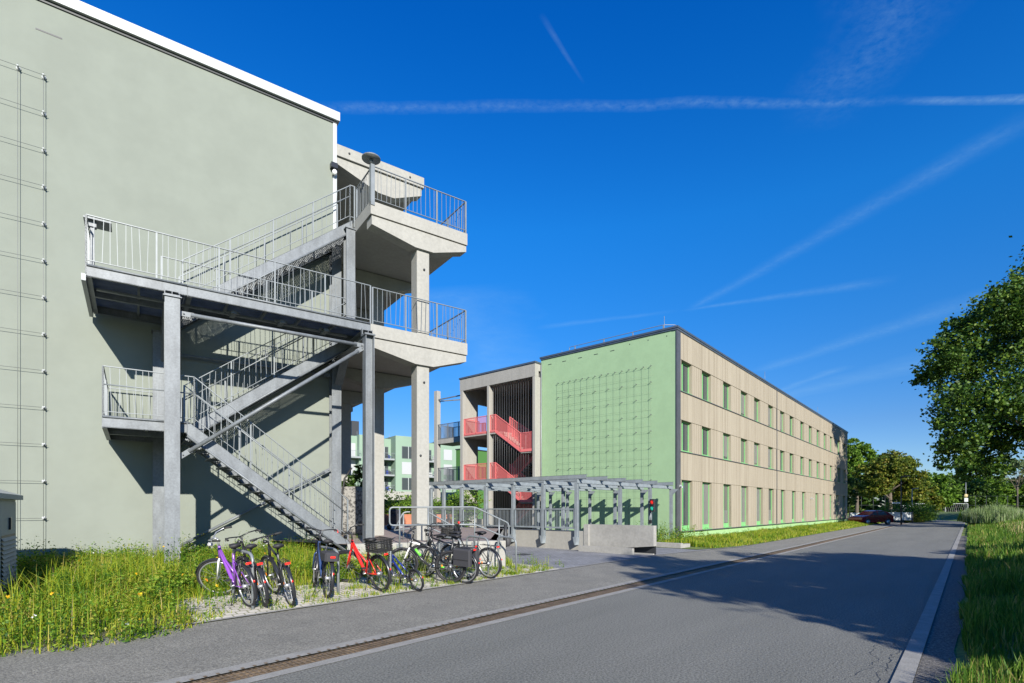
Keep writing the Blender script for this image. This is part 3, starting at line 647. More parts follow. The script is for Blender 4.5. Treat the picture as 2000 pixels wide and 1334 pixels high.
# ---------------------------------------------------------------- light green building with larch facade
A0, A1, B0 = 25.78, 75.0, 11.22
bg_ = thing('school_building', 'long three storey building with larch cladding, green windows and light green end wall', 'building', RF, (50, 15, 0))
mb = MB(); mb.box(A0+.1, A1-.1, B0+.34, 19.7, -.2, 10.55, 0); part('core', mb, M['dark'], bg_)
mb = MB(); mb.box(A0, A0+.1, B0+.035, 19.84, -.2, 10.72); part('end_wall', mb, M['green'], bg_)
mb = MB(); mb.box(A0-.03, A0+.4, B0-.035, B0+.034, -.1, 10.74); part('corner_trim', mb, M['trim'], bg_)
mb = MB(); mb.box(A0+.41, A1, B0+.05, B0+.3, -.2, .44); part('plinth', mb, M['greenpl'], bg_)
mb = MB(); mb.box(A0-.08, A1+.08, B0-.09, 19.9, 10.76, 10.86); mb.box(A0-.05, A1+.05, B0-.06, B0+.2, 10.66, 10.76); mb.box(A0-.05,A0+.1,B0+.2,19.85,10.68,10.76); part('roof_edge', mb, M['coping'], bg_)
rowsw = [[(26.36,27.72),(29.12,30.50),(32.45,33.83),(35.70,37.08),(38.50,39.88),(41.85,43.22),(45.07,46.44),(47.95,49.30),(51.6,52.97),(54.83,56.2),(58.1,59.5),(61.4,62.75),(64.55,65.9),(68.8,70.4),(72.4,73.9)]]*2 + \
 [[(26.40,27.80),(29.20,30.62),(32.51,33.90),(35.79,37.2),(39.08,40.50),(41.97,43.38),(45.27,46.59),(48.73,50.05),(52.2,53.6),(57.6,58.9),(60.87,62.2),(64.4,65.85),(67.9,69.4),(71.9,73.6)]]
lev = [(7.66,9.28,10.66),(4.58,6.20,7.62),(.48,3.12,4.54)]
wb = MB(); X0 = A0+.40
for (z0, z1, zt), ws in zip(lev, rowsw):
    wb.box(X0, A1, B0-.015, B0+.30, z1, zt)
    e = X0
    for l, r_ in ws+[(A1, A1)]: wb.box(e, l, B0+.01, B0+.30, z0, z1-.001); e = r_
part('larch_wall', wb, M['wood'], bg_)
mb = MB()
for z in (7.62, 4.54, .44): mb.box(X0+.002, A1+.02, B0-.06, B0+.05, z, z+.04)
mb.box(43.98, 44.05, B0-.055, B0-.02, .5, 10.7); part('ledge', mb, M['trim'], bg_)
k = 0
for ri, ((z0, z1, zt), ws) in enumerate(zip(lev, rowsw)):
    for l, r_ in ws:
        k += 1; f = MB(); y0, y1 = B0+.17, B0+.26; t = .075
        f.box(l+.01, l+t, y0, y1, z0+.03, z1-.01); f.box(r_-t, r_-.01, y0, y1, z0+.03, z1-.01)
        f.box(l+t, r_-t, y0, y1, z1-t, z1-.01); f.box(l+t, r_-t, y0, y1, z0+.03, z0+.03+t*(1 if ri<2 else 3.2))
        f.box(l+(r_-l)*.36, l+(r_-l)*.36+.07, y0+.003, y1-.003, z0+.03+t, z1-t)
        f.box(l+.01, r_-.01, B0-.03, y0+.02, z0-.01+.012, z0+.03)
        wdw = part('window', f, M['greenfr'], bg_)
        p = MB(); zb = z0+.10; p.box(l+t, r_-t, y0+.04, y0+.05, zb, z1-t); q = (k*7+ri) % 9
        part('pane', p, M['glass'] if q in (0,1,2,3,5,7) else M['glass2'], wdw)
        c = MB()
        if q in (1, 4, 6): c.box(r_-t-.01-(r_-l)*.5, r_-t-.01, y0+.02, y0+.035, zb+.15, z1-t-.01); part('curtain', c, M['glass3'], wdw)
        if ri == 2 and k % 3 == 0: c = MB(); c.box(l+t+.02, r_-t-.02, y0+.02, y0+.035, zb+.2, zb+.95); part('privacy_film', c, M['glass3'], wdw)
for b in (19.18,18.13,17.02,15.96,14.91): mb = MB(); mb.box(A0-.006, A0+.01, b-.13, b+.13, 10.30, 10.335); part('vent_slot', mb, M['dark'], bg_)
for b in (13.85,12.78,11.75): mb = MB(); mb.disc((A0,b,10.46),(1,0,0),.03,.01,8); part('vent_hole', mb, M['dark'], bg_)
mb = MB()                                                          # railing along the roof edge
zr = 11.20
for b in (17.6,15.65,13.85,12.1): mb.bar((A0+.35,b,10.8),(A0+.35,b,zr),.045,.045)
tubeloop(mb, [(A0+.35,18.0,10.98),(A0+.35,18.0,zr),(A0+.35,12.1,zr),(A0+.8,11.6,zr),(A0+1.6,11.6,10.9)], .018, .12); part('roof_railing', mb, M['rail'], bg_)
mb = MB()
for a, b, h in ((A0+.9,12.3,1.0),(A0+1.0,19.0,.5),(42,11.5,.9),(60,11.5,.9),(30,12,.3)): mb.tube((a,b,10.8),(a,b,10.85+h),.012,6)
for a in (31,36,48,54,66,70): mb.tube((a,B0+.3,10.8),(a,B0+.3,10.98),.02,6)
part('lightning_rod', mb, M['rail'], bg_)
for a, z in ((26.08,2.75),(55.6,2.55)):
    mb = MB(); mb.box(a-.05,a+.05,B0-.10,B0+.0,z-.02,z+.10); mb.bar((a,B0-.08,z+.02),(a-.10,B0-.2,z-.03),.07,.07); part('security_camera', mb, M['white'], bg_)
mb = MB(); mb.tube((A0-.05,19.8,.2),(A0-.05,19.8,10.4),.035,8); part('downpipe', mb, M['rail'], bg_)
tr = MB(); cols = [18.53-(18.53-12.60)*i/14 for i in range(15)]; rows_ = [9.09-.85*i for i in range(8)]
for b in cols: tr.tube((A0-.09,b,9.12),(A0-.09,b,.5),.0045,4)
for i in range(17): z = 9.05-.425*i-(.06 if i % 2 else 0); tr.tube((A0-.09,18.6,z),(A0-.09,12.45,z),.0045,4)
trl = part('cable_trellis', tr, M['cable2'], bg_)
for ri, z in enumerate(rows_):
    for i, b in enumerate(cols):
        if ri == 0 or i % 2 == 0:
            mb = MB(); mb.tube((A0-.01,b,z),(A0-.13,b,z),.014,6); mb.disc((A0-.004,b,z),(1,0,0),.022,.008,8); part('wall_spacer', mb, M['trim'], trl)

# ---------------------------------------------------------------- open concrete stair block beside the green wall
sb = thing('stair_block', 'open concrete stair block with pink red landings beside the light green wall', 'stairwell', RF, (28, 23, 0))
S0, S1, SB0, SB1 = 25.2, 31.0, 19.86, 26.38
mb = MB(); mb.box(S0, S1, SB0, SB1, 10.0, 10.42); mb.box(S0, S0+.35, SB0, SB1, 9.63, 10.0); part('roof_slab', mb, M['conc'], sb)
mb = MB(); mb.box(S0-.05, S1+.05, SB0-.05, SB1+.05, 10.425, 10.53); part('roof_edge', mb, M['coping'], sb)
for b0, b1, d in ((19.86,20.06,.6),(23.66,23.84,.45),(26.10,26.36,.3)):
    mb = MB(); mb.bbox(S0+.003, S0+d, b0, b1, -.1, 9.63, .008); part('post', mb, M['conc'], sb)
mb = MB(); mb.box(S0+.6, S1, SB0+.01, SB0+.18, -.1, 10.0); part('side_wall', mb, M['conc'], sb)
mb = MB()
for z0, z1 in ((-.1,.9),(2.95,3.75),(6.0,6.85),(8.95,10.0)): mb.box(26.7,28.1,26.12,26.34,z0,z1)
mb.box(S0+.3,26.7,26.12,26.34,-.1,10.0); mb.box(28.1,S1,26.12,26.34,-.1,10.0); part('end_wall', mb, M['conc'], sb)
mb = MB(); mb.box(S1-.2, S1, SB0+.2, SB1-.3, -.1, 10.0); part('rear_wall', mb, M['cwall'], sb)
mb = MB()
for i in range(18): b = 20.15+i*.195; mb.tube((S0+.2,b,.3),(S0+.2,b,9.66),.010,5)
part('cable_screen', mb, M['trim'], sb)
def pinkrail(p, q, h=1.08, name='pink_railing', mat_='pink'):
    mb = MB(); p = Vector(p); q = Vector(q); n = (q-p).length; z = Vector((0,0,1))
    mb.bar(p+z*h, q+z*h, .05, .04); mb.bar(p+z*.0, q+z*.0, .04, .16)
    k = max(1, round(n/1.1))
    for i in range(k+1): c = p+(q-p)*i/k; mb.bar(c-z*.08, c+z*h, .05, .04)
    k = int(n/.075)
    for i in range(1, k): c = p+(q-p)*i/k; mb.bar(c, c+z*h, .028, .008)
    return mb
for z in (3.52, 6.62):
    mb = MB(); mb.box(S0+.36, 29.5, 22.9, 26.1, z-.16, z); mb.box(S0+.08,S0+.36,23.2,26.08,z-.16,z); d = part('landing', mb, M['conc'], sb)
    part('railing', pinkrail((S0+.10,23.86,z),(S0+.10,26.06,z)), M['pink'], d); part('railing', pinkrail((S0+.10,23.18,z),(S0+.10,23.64,z)), M['pink'], d)
    part('railing', pinkrail((S0+.10,26.0,z),(26.7,26.0,z)), M['pink'], d)
    mb = MB(); mb.prism([(0,0)]*3, 0, 0) if False else None
    # flight down to the half landing, then back up behind
    n = 9; s = MB(); za, zb = z, z-1.40
    for i in range(n):
        b = 23.15-(i+.5)*(2.1/n); zz = za-(i+1)*(1.4/n); s.box(S0+.2, 26.6, b-2.1/n/2, b+2.1/n/2, zz-.12, zz)
    s.add([(S0+.2,23.2,za-.22),(26.6,23.2,za-.22),(26.6,21.05,zb-.2),(S0+.2,21.05,zb-.2)], [(0,1,2,3)]); f = part('flight', s, M['conc_l'], sb)
    part('railing', pinkrail((S0+.12,23.18,za),(S0+.12,21.08,zb)), M['pink'], f); part('railing', pinkrail((26.6,23.1,za),(26.6,21.0,zb)), M['pink'], f)
    mb = MB(); mb.box(S0+.12, 28.6, 20.12, 21.08, zb-.16, zb); d = part('half_landing', mb, M['conc'], sb); part('railing', pinkrail((S0+.10,21.08,zb),(S0+.10,20.14,zb)), M['pink'], d)
    s = MB(); zc = z-3.1
    for i in range(10): b = 21.1+(i+.5)*.21; zz = zb-(i+1)*.17; s.box(27.0, 28.5, b-.105, b+.105, zz-.12, zz)
    f = part('flight', s, M['conc'], sb); part('railing', pinkrail((27.0,21.1,zb),(27.0,23.2,zc)), M['pink'], f)
s = MB()
for i in range(10): b = 21.1+(i+.5)*.21; zz = 5.22+(i+1)*.15; s.box(27.0, 28.5, b-.105, b+.105, zz-.12, zz)
f = part('flight', s, M['conc'], sb); part('railing', pinkrail((27.0,21.1,5.3),(27.0,23.4,6.7)), M['pink'], f)
mb = MB(); mb.tube((28,23,10.5),(28,23,11.1),.012,6); part('lightning_rod', mb, M['rail'], sb)
# access bridge left of the stair block
br = thing('access_bridge', 'grey railed concrete access bridge left of the open stair block', 'walkway', RF, (27, 28, 0))
mb = MB(); mb.bbox(26.2,26.55,29.85,30.2,-.1,10.35,.01); part('pillar', mb, M['conc_l'], br)
for z in (3.52, 6.72):
    mb = MB(); mb.box(26.25, 27.9, 26.5, 30.0, z-.32, z); d = part('deck', mb, M['conc'], br)
    part('railing', pinkrail((26.28,26.5,z),(26.28,29.9,z),1.1), M['steel'], d); part('railing', pinkrail((26.3,29.9,z),(27.8,29.9,z),1.1), M['steel'], d); part('railing', pinkrail((27.85,26.5,z),(27.85,29.9,z),1.1), M['steel'], d)
mb = MB(); mb.bar((26.35,26.4,9.7),(26.35,29.9,9.7),.06,.08); mb.bar((27.8,26.4,9.6),(26.4,29.9,9.6),.06,.08); part('strut', mb, M['steel'], br)

# ---------------------------------------------------------------- pergola over the garage ramp
pg = thing('pergola', 'galvanised steel pergola over the garage ramp in front of the light green wall', 'pergola', RF, (20, 15, 0))
bs = [11.2, 12.77, 14.33, 15.9, 17.4, 18.6, 19.5]
avs = [16.82, 18.33, 19.81, 21.31, 22.75, 24.45]
def hp(mb, a, b, z0, z1, s=.13):
    t = .014; mb.box(a-s/2,a-s/2+t,b-s/2,b+s/2,z0,z1); mb.box(a+s/2-t,a+s/2,b-s/2,b+s/2,z0,z1); mb.box(a-s/2+t,a+s/2-t,b-.007,b+.007,z0,z1)
for a in avs: mb = MB(); mb.box(a-.05,a-.04,10.80,20.0,2.76,2.92); mb.box(a-.05,a+.05,10.80,20.0,2.908,2.92); mb.box(a-.05,a+.05,10.80,20.0,2.76,2.772); part('purlin', mb, M['steel2'], pg)
for b in (11.2, 12.77, 14.33, 15.9, 17.4, 18.6, 19.5): mb = MB(); mb.box(16.7,25.15,b-.05,b-.038,2.60,2.755); mb.box(16.7,25.15,b-.05,b+.05,2.743,2.755); mb.box(16.7,25.15,b-.05,b+.05,2.60,2.612); part('rafter', mb, M['steel2'], pg)
for b in bs:
    mb = MB(); hp(mb, 16.74, b, .52, 2.6); p = part('post', mb, M['steel2'], pg)
    mb = MB(); mb.add([(16.60,b-.09,.58),(16.60,b+.09,.58),(16.60,b+.02,.28),(16.60,b-.02,.28),(16.80,b-.09,.58),(16.80,b+.09,.58),(16.80,b+.06,.28),(16.80,b-.06,.28)], [(0,1,2,3),(7,6,5,4),(0,4,5,1),(1,5,6,2),(2,6,7,3),(3,7,4,0)]); part('bracket', mb, M['steel2'], p)
    mb = MB(); hp(mb, 25.06, b, .0, 2.6); mb.add([(25.0,b-.06,2.6),(25.0,b-.4,2.6),(25.0,b-.06,2.25)], [(0,1,2)]); part('post', mb, M['steel2'], pg)
for a in (20.0, 22.78): mb = MB(); hp(mb, a, 11.2, .9, 2.6); part('post', mb, M['steel2'], pg)
mb = MB(); hp(mb, 20.3, 14.33, .2, 2.6); part('post', mb, M['steel2'], pg)
for i in range(6):
    b0, b1 = bs[i]+.09, bs[i+1]-.09; mb = MB(); mb.box(16.70,16.76,b0,b1,.88,.94); mb.box(16.70,16.76,b0,b1,1.60,1.65); mb.box(16.70,16.76,b0,b0+.04,.94,1.60); mb.box(16.70,16.76,b1-.04,b1,.94,1.60)
    n = int((b1-b0)/.075)
    for j in range(1, n): b = b0+(b1-b0)*j/n; mb.box(16.725,16.737,b-.006,b+.006,.94,1.60)
    part('railing_panel', mb, M['steel2'], pg)
def pane_(mb, a, b0, b1, z0a, z0b, z1, t=.25):
    mb.add([(a,b0,z0a),(a,b1,z0b),(a,b1,z1),(a,b0,z1),(a+t,b0,z0a),(a+t,b1,z0b),(a+t,b1,z1),(a+t,b0,z1)], [(0,1,2,3),(7,6,5,4),(0,4,5,1),(1,5,6,2),(2,6,7,3),(3,7,4,0)])
mb = MB(); mb.bbox(16.82,17.07,10.93,20.2,-.1,.80,.01); solo('ramp_wall', mb, M['conc'], 'long low concrete wall carrying the pergola posts', 'wall', RF, (16.9,15,0))
mb = MB(); pane_(mb, 16.86, 8.16, 10.92, .36, .10, 1.06, .22); mb.box(16.80,17.1,10.72,10.93,-.1,1.05)
solo('ramp_wall', mb, M['conc_d'], 'grey concrete wall panel standing right of the pergola railing by the traffic light', 'wall', RF, (16.9,9.5,0))
mb = MB(); mb.box(16.45,16.60,8.75,10.93,-.1,.28); mb.box(16.9,17.0,8.2,10.9,-.2,.10)
solo('kerb_wall', mb, M['conc_d'], 'knee high concrete kerb in front of the grey wall panel', 'wall', RF, (16.5,9.8,0))
mb = MB(); mb.box(17.1,17.14,8.2,10.7,-.05,.7); solo('slot_shade_panel', mb, M['dark'], 'dark sheet added for the shade in the slot under the grey concrete wall panel', 'panel', RF, (17.1,9.5,0))  # dark sheet standing in for the shade inside the open slot
mb = MB(); mb.bbox(20.3,20.5,8.66,10.6,-.1,.27,.01); mb.box(20.5,21.2,8.66,8.84,-.1,.22); solo('planter_wall', mb, M['conc_d'], 'low concrete planter edging at the corner of the light green wall', 'planter', RF, (20.4,9.6,0))
tl = thing('traffic_light', 'small black two lamp traffic light with red and green lenses on a pergola post', 'traffic light', RF, (22.6,11.05,1.6))
mb = MB(); mb.bbox(22.50,22.66,10.86,11.10,1.50,2.08,.02); part('housing', mb, M['blackp'], tl)
for z, m, n in ((1.93,M['redl'],'red_lens'),(1.65,mat('green_lens',(.02,.45,.30),.2),'green_lens')):
    q = MB(); q.ball((22.49,10.96,z),.03,.10,.10,0,12,8); part(n, q, m, tl); q = MB(); q.ring((22.45,10.96,z),(1,0,0),.11,.012,16,5); part('hood', q, M['blackp'], tl)
mb = MB(); mb.tube((22.6,11.08,.95),(22.6,11.08,1.5),.03,8); mb.box(22.52,22.62,11.02,11.14,.98,1.12,1); part('pole', mb, [M['rail'], M['blackp']], tl)
bo = thing('bollard', 'dark grey steel bollard in front of the pergola wall', 'bollard', RF, (17.6,14.4,.08))
mb = MB(); mb.tube((17.0-.9,14.2,0),(17.0-.9,14.2,.98),.07,14); mb.disc((16.1,14.2,.99),(0,0,1),.075,.02,14); part('tube', mb, M['dark'], bo)
bo = solo('cable_drum', (lambda m_: (m_.disc((16.3,14.55,.33),(1,0,.0),.34,.30,18), m_)[1])(MB()), M['trim'], 'dark round casing leaning on the pergola wall behind the bollard', 'casing', RF, (16.3,14.55,.05))
mb = MB(); mb.box(13.7,14.3,11.3,11.8,.07,.085); solo('manhole_cover', mb, M['dark'], 'dark metal cover set in the grey courtyard paving', 'manhole cover', RF, (14,11.5,.07))

# ---------------------------------------------------------------- distant green apartment block with balconies
M['mint'] = mat('mint_plaster', (.20,.285,.215), .9, var=.04, scale=.3); M['balc'] = mat('balcony_slab', (.24,.26,.27), .8); M['shut'] = mat('white_shutter', (.36,.37,.38), .5)
db = thing('apartment_block', 'distant mint green apartment block with balconies, seen between the concrete pillars', 'building', LF, (34, 75, 0))
def lx(*a): return a
mb = MB(); mb.box(27.2, 31.4, 75, 90, 2, 14.45); mb.box(31.4, 33.7, 76.8, 90, 2, 14.30); mb.box(33.7, 39.9, 74.6, 90, 2, 14.75); mb.box(39.9, 42.6, 76.6, 90, 2, 14.1); mb.box(42.6, 51.0, 75, 90, 2, 14.45)
mb.box(10, 27.2, 76.2, 90, 2, 14.3); part('wall', mb, M['mint'], db)
mb = MB(); mb.box(9.9, 51.1, 74.0, 74.5, 3.15, 4.7, 0); mb.box(10, 51, 76, 88, -.1, 3.1, 1); mb.box(10,51,74.5,76,3.15,3.4,1); part('podium', mb, [M['conc_l'], M['dark']], db)
for x0, x1 in ((31.5,33.6),(40.0,42.5),(18,27.3)):
    y = 75.0 if x0 != 18 else 74.4
    for z in (10.57, 7.71, 4.85):
        mb = MB(); mb.box(x0, x1, y-.2, 77.2, z-.28, z); q = part('balcony', mb, M['balc'], db)
        mb = MB(); n = int((x1-x0)/.22); mb.box(x0,x1,y-.18,y-.13,z+.95,z+1.0)
        for j in range(n+1): x = x0+(x1-x0)*j/n; mb.box(x-.015,x+.015,y-.17,y-.14,z,z+.95)
        part('railing', mb, M['rail'], q)
        r2 = random.Random(int(x0*10+z*7))
        for j in range(3):
            x = r2.uniform(x0+.4, x1-.6); mb = MB(); h = r2.uniform(.5,.9); mb.bar((x,y+.3,z),(x+r2.uniform(-.2,.2),y+.4,z+h),.12,.4); mb.box(x-.2,x+.4,y+.1,y+.7,z+h*.5,z+h*.5+.06); part('balcony_chair', mb, M[r2.choice(['dark','blue','trim','white'])], q)
def win(x0, x1, z0, z1, y, kind):
    mb = MB(); mb.box(x0,x1,y-.05,y+.02,z0,z1); f = part('window', mb, M['shut'] if kind else M['trim'], db)
    if not kind:
        xm = (x0+x1)/2
        for a, b in ((x0+.08,xm-.05),(xm+.05,x1-.08)): q = MB(); q.box(a,b,y-.065,y-.055,z0+.1,z1-.1); part('pane', q, M['glass'], f)
        q = MB(); q.box(xm-.05,xm+.05,y-.08,y-.056,z0,z1); part('frame', q, M['white'], f)
for z, kk in ((10.6,0),(7.75,1),(4.9,0)): win(34.9, 37.4, z+.1, z+2.3, 74.6, kk)
for z in (10.6,7.75,4.9): win(31.7,33.2,z,z+2.25,76.8,0); win(40.5,41.8,z,z+2.2,76.6,0 if z>7 else 1); win(43.6,45.4,z+.3,z+2.3,75.0,1)
for z in (10.6,7.75): win(23.0,24.9,z,z+2.4,76.15,1); win(25.0,26.9,z,z+2.4,76.15,1)
mb = MB(); mb.box(31.4,33.0,79,80.4,14.3,17.6); mb.tube((32.2,79.7,17.6),(32.2,79.7,17.9),.5,8); 
mb2 = MB(); mb2.box(26.9,28.2,78,79.2,14.3,17.2); part('chimney', mb2, M['dark'], db)
mb = MB()
for x in range(12, 50, 3): mb.tube((x+.5,77,14.2),(x+.5,77,15.3),.03,5)
part('roof_post', mb, M['rail'], db)
gb = thing('apartment_block', 'dark green flat roofed block far behind the access bridge', 'building', RF, (60,60,0))
mb = MB(); mb.box(60,80,61.6,63.7,-1,11.2); part('wall', mb, mat('forest_green', (.05,.14,.03), .8), gb); mb = MB(); mb.box(59.9,80.1,61.5,63.8,11.2,11.35); part('roof', mb, M['dark'], gb)
# ---------------------------------------------------------------- bicycles
def bicycle(label, X, Y, head, lean=0, steer=0, style='diamond', c1='blackp', c2=None, wr=.345, wb=1.08, sad=.98, hb=1.06, guard=True, rack=True, basket=None, bag=None, rim='silver', flat=False, sc_=1.0, tyre_w=.021, front_light=True, helmet=None, forkc=None, spoke=True, decal=False):
    ang = math.atan2(head[1], head[0]); z = gw(X, Y)
    t = bpy.data.objects.new('bicycle', None); C.objects.link(t); t.location = (X, Y, z+.006); t.empty_display_size = .3
    ex, ey = X+math.cos(ang)*wb*sc_, Y+math.sin(ang)*wb*sc_
    t.rotation_euler = (R(lean), -math.atan2(gw(ex, ey)-z, wb*sc_), ang); t.scale = (sc_,)*3
    BASE[t] = Vector((0,0,0)); tag(t, label, 'bicycle', 'bicycles parked along the pavement')
    c2 = c2 or c1; rr = wr
    ax = (Vector((.86,0,.90))-Vector((.93,0,.68))).normalized(); piv = Vector((.93,0,.68))
    def steerit(mb):
        m = Matrix.Rotation(R(steer), 3, ax); mb.v = [tuple(m @ (Vector(v)-piv)+piv) for v in mb.v]; return mb
    bb = Vector((.445,0,.29)); ra = Vector((0,0,rr)); fa = Vector((wb,0,rr)); st_top = Vector((.29,0,sad-.14)); ht = Vector((.86,0,.90)); hl = Vector((.93,0,.68))
    F_ = MB()
    if style == 'diamond':
        F_.tube(hl+Vector((0,0,.03)), bb, .022, 8, 0); F_.tube(ht, Vector((.31,0,sad-.22)), .018, 8, 0)
    elif style == 'mtb':
        F_.path([hl+Vector((0,0,.04)), (hl+bb)/2+Vector((-.01,0,-.01)), bb], [.027,.026,.022], 8, 0); F_.tube(ht-Vector((0,0,.03)), Vector((.33,0,sad-.34)), .019, 8, 0)
    elif style == 'step':
        F_.path([ht-Vector((-.02,0,.07)), Vector((.70,0,.60)), Vector((.52,0,.36)), bb], [.028,.030,.030,.026], 8, 0)
        F_.path([ht-Vector((0,0,.02)), Vector((.66,0,.66)), Vector((.375,0,.50))], .017, 8, 1)
    else:
        F_.path([hl+Vector((0,0,.05)), Vector((.75,0,.48)), Vector((.60,0,.35)), bb], .019, 8, 0)
        F_.path([ht-Vector((0,0,.05)), Vector((.72,0,.62)), Vector((.58,0,.48)), Vector((.41,0,.42))], .014, 8, 0)
    F_.tube(ht, hl, .024, 8, 0); F_.tube(bb, st_top, .018, 8, 1)
    for s in (-1, 1):
        F_.tube(bb+Vector((-.03,s*.03,0)), ra+Vector((0,s*.062,0)), .011, 6, 1)
        F_.tube(Vector((.34,s*.02,sad-.30)), ra+Vector((0,s*.062,0)), .009, 6, 1)
    part('frame', F_, [M[c1], M[c2]], t)
    if decal:
        q = MB(); q.tube((.80,0,.66),(.68,0,.53),.0285,8); part('decal', q, M['lime'], t); q = MB(); q.tube((.93,0,.81),(.70,0,.77),.021,8); part('decal', q, M['whitep'], t); q = MB(); q.tube((.20,.05,.325),(.12,.058,.335),.013,6); part('decal', q, M['lime'], t)
    q = MB(); q.tube(st_top-Vector((0,0,.02)), Vector((.255,0,sad-.03)), .013, 8); part('seat_post', q, M['silver'] if not flat else M['blackp'], t)
    q = MB(); pts_ = [(.13,.09,sad),(.17,.085,sad+.012),(.24,.06,sad+.008),(.34,.022,sad),(.40,.012,sad-.008)]
    vs = []
    for x, w, zz in pts_:
        for a in range(8): an = 2*math.pi*a/8; vs.append((x, w*math.cos(an), zz-.012+(.030 if x<.3 else .018)*math.sin(an)))
    fs = [(i*8+j, i*8+(j+1)%8, (i+1)*8+(j+1)%8, (i+1)*8+j) for i in range(4) for j in range(8)]+[tuple(range(7,-1,-1)), tuple(range(32,40))]
    q.add(vs, fs, 0, True); q.tube((.17,0,sad-.05),(.33,0,sad-.05),.02,6); part('saddle', q, M['black'], t)
    K = MB()
    for s in (-1, 1):
        p0 = hl+Vector((.01,s*.05,-.02)); mid_ = Vector((.985,s*.055,.56)); K.path([hl+Vector((0,0,.01)), p0, mid_, fa+Vector((0,s*.052,0))], [.018,.016,.015,.010], 7)
    part('fork', steerit(K), M[forkc or c1], t)
    for nm, c in (('front_wheel', fa), ('rear_wheel', ra)):
        q = MB(); q.tube(c+Vector((0,-.05,0)), c+Vector((0,.05,0)), .018 if nm[0]=='f' else .03, 8)
        if spoke:
            for i in range(18):
                a = 2*math.pi*i/18; s = .028 if i % 2 else -.028
                q.bar(c+Vector((0,s,0)), c+Vector((math.cos(a)*(rr-.045), 0, math.sin(a)*(rr-.045))), .0022, .0022)
        q2 = MB(); q2.ring(c, (0,1,0), rr-tyre_w, tyre_w, 36, 7); q3 = MB(); q3.ring(c, (0,1,0), rr-tyre_w*2-.008, .013, 36, 6)
        if nm[0] == 'f': steerit(q); steerit(q2); steerit(q3)
        w = part(nm, q, M['silver'], t); part('tyre', q2, M['black'], w); part('rim', q3, M[rim], w)
        q = MB(); q.box(c.x+rr*.55-.012, c.x+rr*.55+.012, .008, .014, c.z-.025, c.z+.025)
        if nm[0] == 'f': steerit(q)
        part('reflector', q, M['orange'], w)
    if guard:
        for nm, c, a0, a1 in (('mudguard', ra, 35, 205), ('mudguard', fa, 25, 170)):
            q = MB(); n = 14; vs = []
            for i in range(n+1):
                a = R(a0+(a1-a0)*i/n)
                for k, (dy, dr) in enumerate(((-.03,-.008),(-.018,.004),(0,.008),(.018,.004),(.03,-.008))): vs.append((c.x+math.cos(a)*(rr+.012+dr), dy, c.z+math.sin(a)*(rr+.012+dr)))
            q.add(vs, [(i*5+j,(i+1)*5+j,(i+1)*5+j+1,i*5+j+1) for i in range(n) for j in range(4)], 0, True)
            if c is fa: steerit(q)
            part(nm, q, M['blackp'], t)
    q = MB(); q.disc(bb+Vector((0,-.05,0)), (0,1,0), .09, .006, 20); q.tube(bb+Vector((0,-.07,0)), bb+Vector((0,.07,0)), .014, 8)
    q.bar(bb+Vector((0,-.07,0)), bb+Vector((.10,-.075,-.135)), .02, .014); q.bar(bb+Vector((0,.07,0)), bb+Vector((-.10,.075,.135)), .02, .014)
    q.bar(bb+Vector((0,-.05,.085)), ra+Vector((0,-.05,.035)), .004, .010); q.bar(bb+Vector((0,-.05,-.085)), ra+Vector((0,-.05,-.035)), .004, .010)
    cs = part('crankset', q, M['silver'], t)
    for s, c in ((-1, bb+Vector((.10,-.12,-.135))), (1, bb+Vector((-.10,.12,.135)))):
        q = MB(); q.bbox(c.x-.045, c.x+.045, c.y-.04, c.y+.04, c.z-.011, c.z+.011, .006); part('pedal', q, M['black'], cs)
    q = MB(); stt = Vector((.84,0,hb-.03)); hw = .27
    q.tube(ht-ax*.02, stt, .015, 8)
    if flat:
        q.path([(.88,-hw,hb),(.92,-.1,hb),(.92,.1,hb),(.88,hw,hb)], .012, 7); q.tube(stt,(.92,0,hb),.016,8); gp = [((.88,-hw,hb),(.893,-hw+.12,hb)),((.88,hw,hb),(.893,hw-.12,hb))]
    else:
        q.path([(.68,-hw,hb+.03),(.80,-hw+.02,hb+.045),(.90,-.16,hb+.03),(.90,0,hb),(.90,.16,hb+.03),(.80,hw-.02,hb+.045),(.68,hw,hb+.03)], .011, 7); q.tube(stt,(.90,0,hb),.016,8)
        gp = [((.68,-hw,hb+.03),(.80,-hw+.02,hb+.045)),((.68,hw,hb+.03),(.80,hw-.02,hb+.045))]
    h = part('handlebar', steerit(q), M['blackp'] if flat or c1 != 'purple' else M['silver'], t)
    for a, b in gp:
        q = MB(); q.tube(a, b, .018, 8); part('grip', steerit(q), M['grip'], h)
        a = Vector(a); b = Vector(b); q = MB(); q.path([b+Vector((.02,0,-.01)), b+Vector((.06,0,-.03)), (a+b)/2+Vector((.07,0,-.035))], .006, 5); part('brake_lever', steerit(q), M['blackp'], h)
    q = MB(); q.path([(.90,.05,hb+.0),(.98,.06,hb-.04),(.97,.05,hb-.22),(.95,.03,.62)], .004, 5); q.path([(.90,-.05,hb),(1.0,-.04,hb-.1),(.90,0,.80)], .004, 5); part('brake_cable', steerit(q), M['black'], t)
    if front_light: q = MB(); q.tube((.955,0,hb-.10),(1.01,0,hb-.10),.03,10,0,.035); part('front_light', steerit(q), M['whitep'] if c1=='purple' else M['blackp'], t)
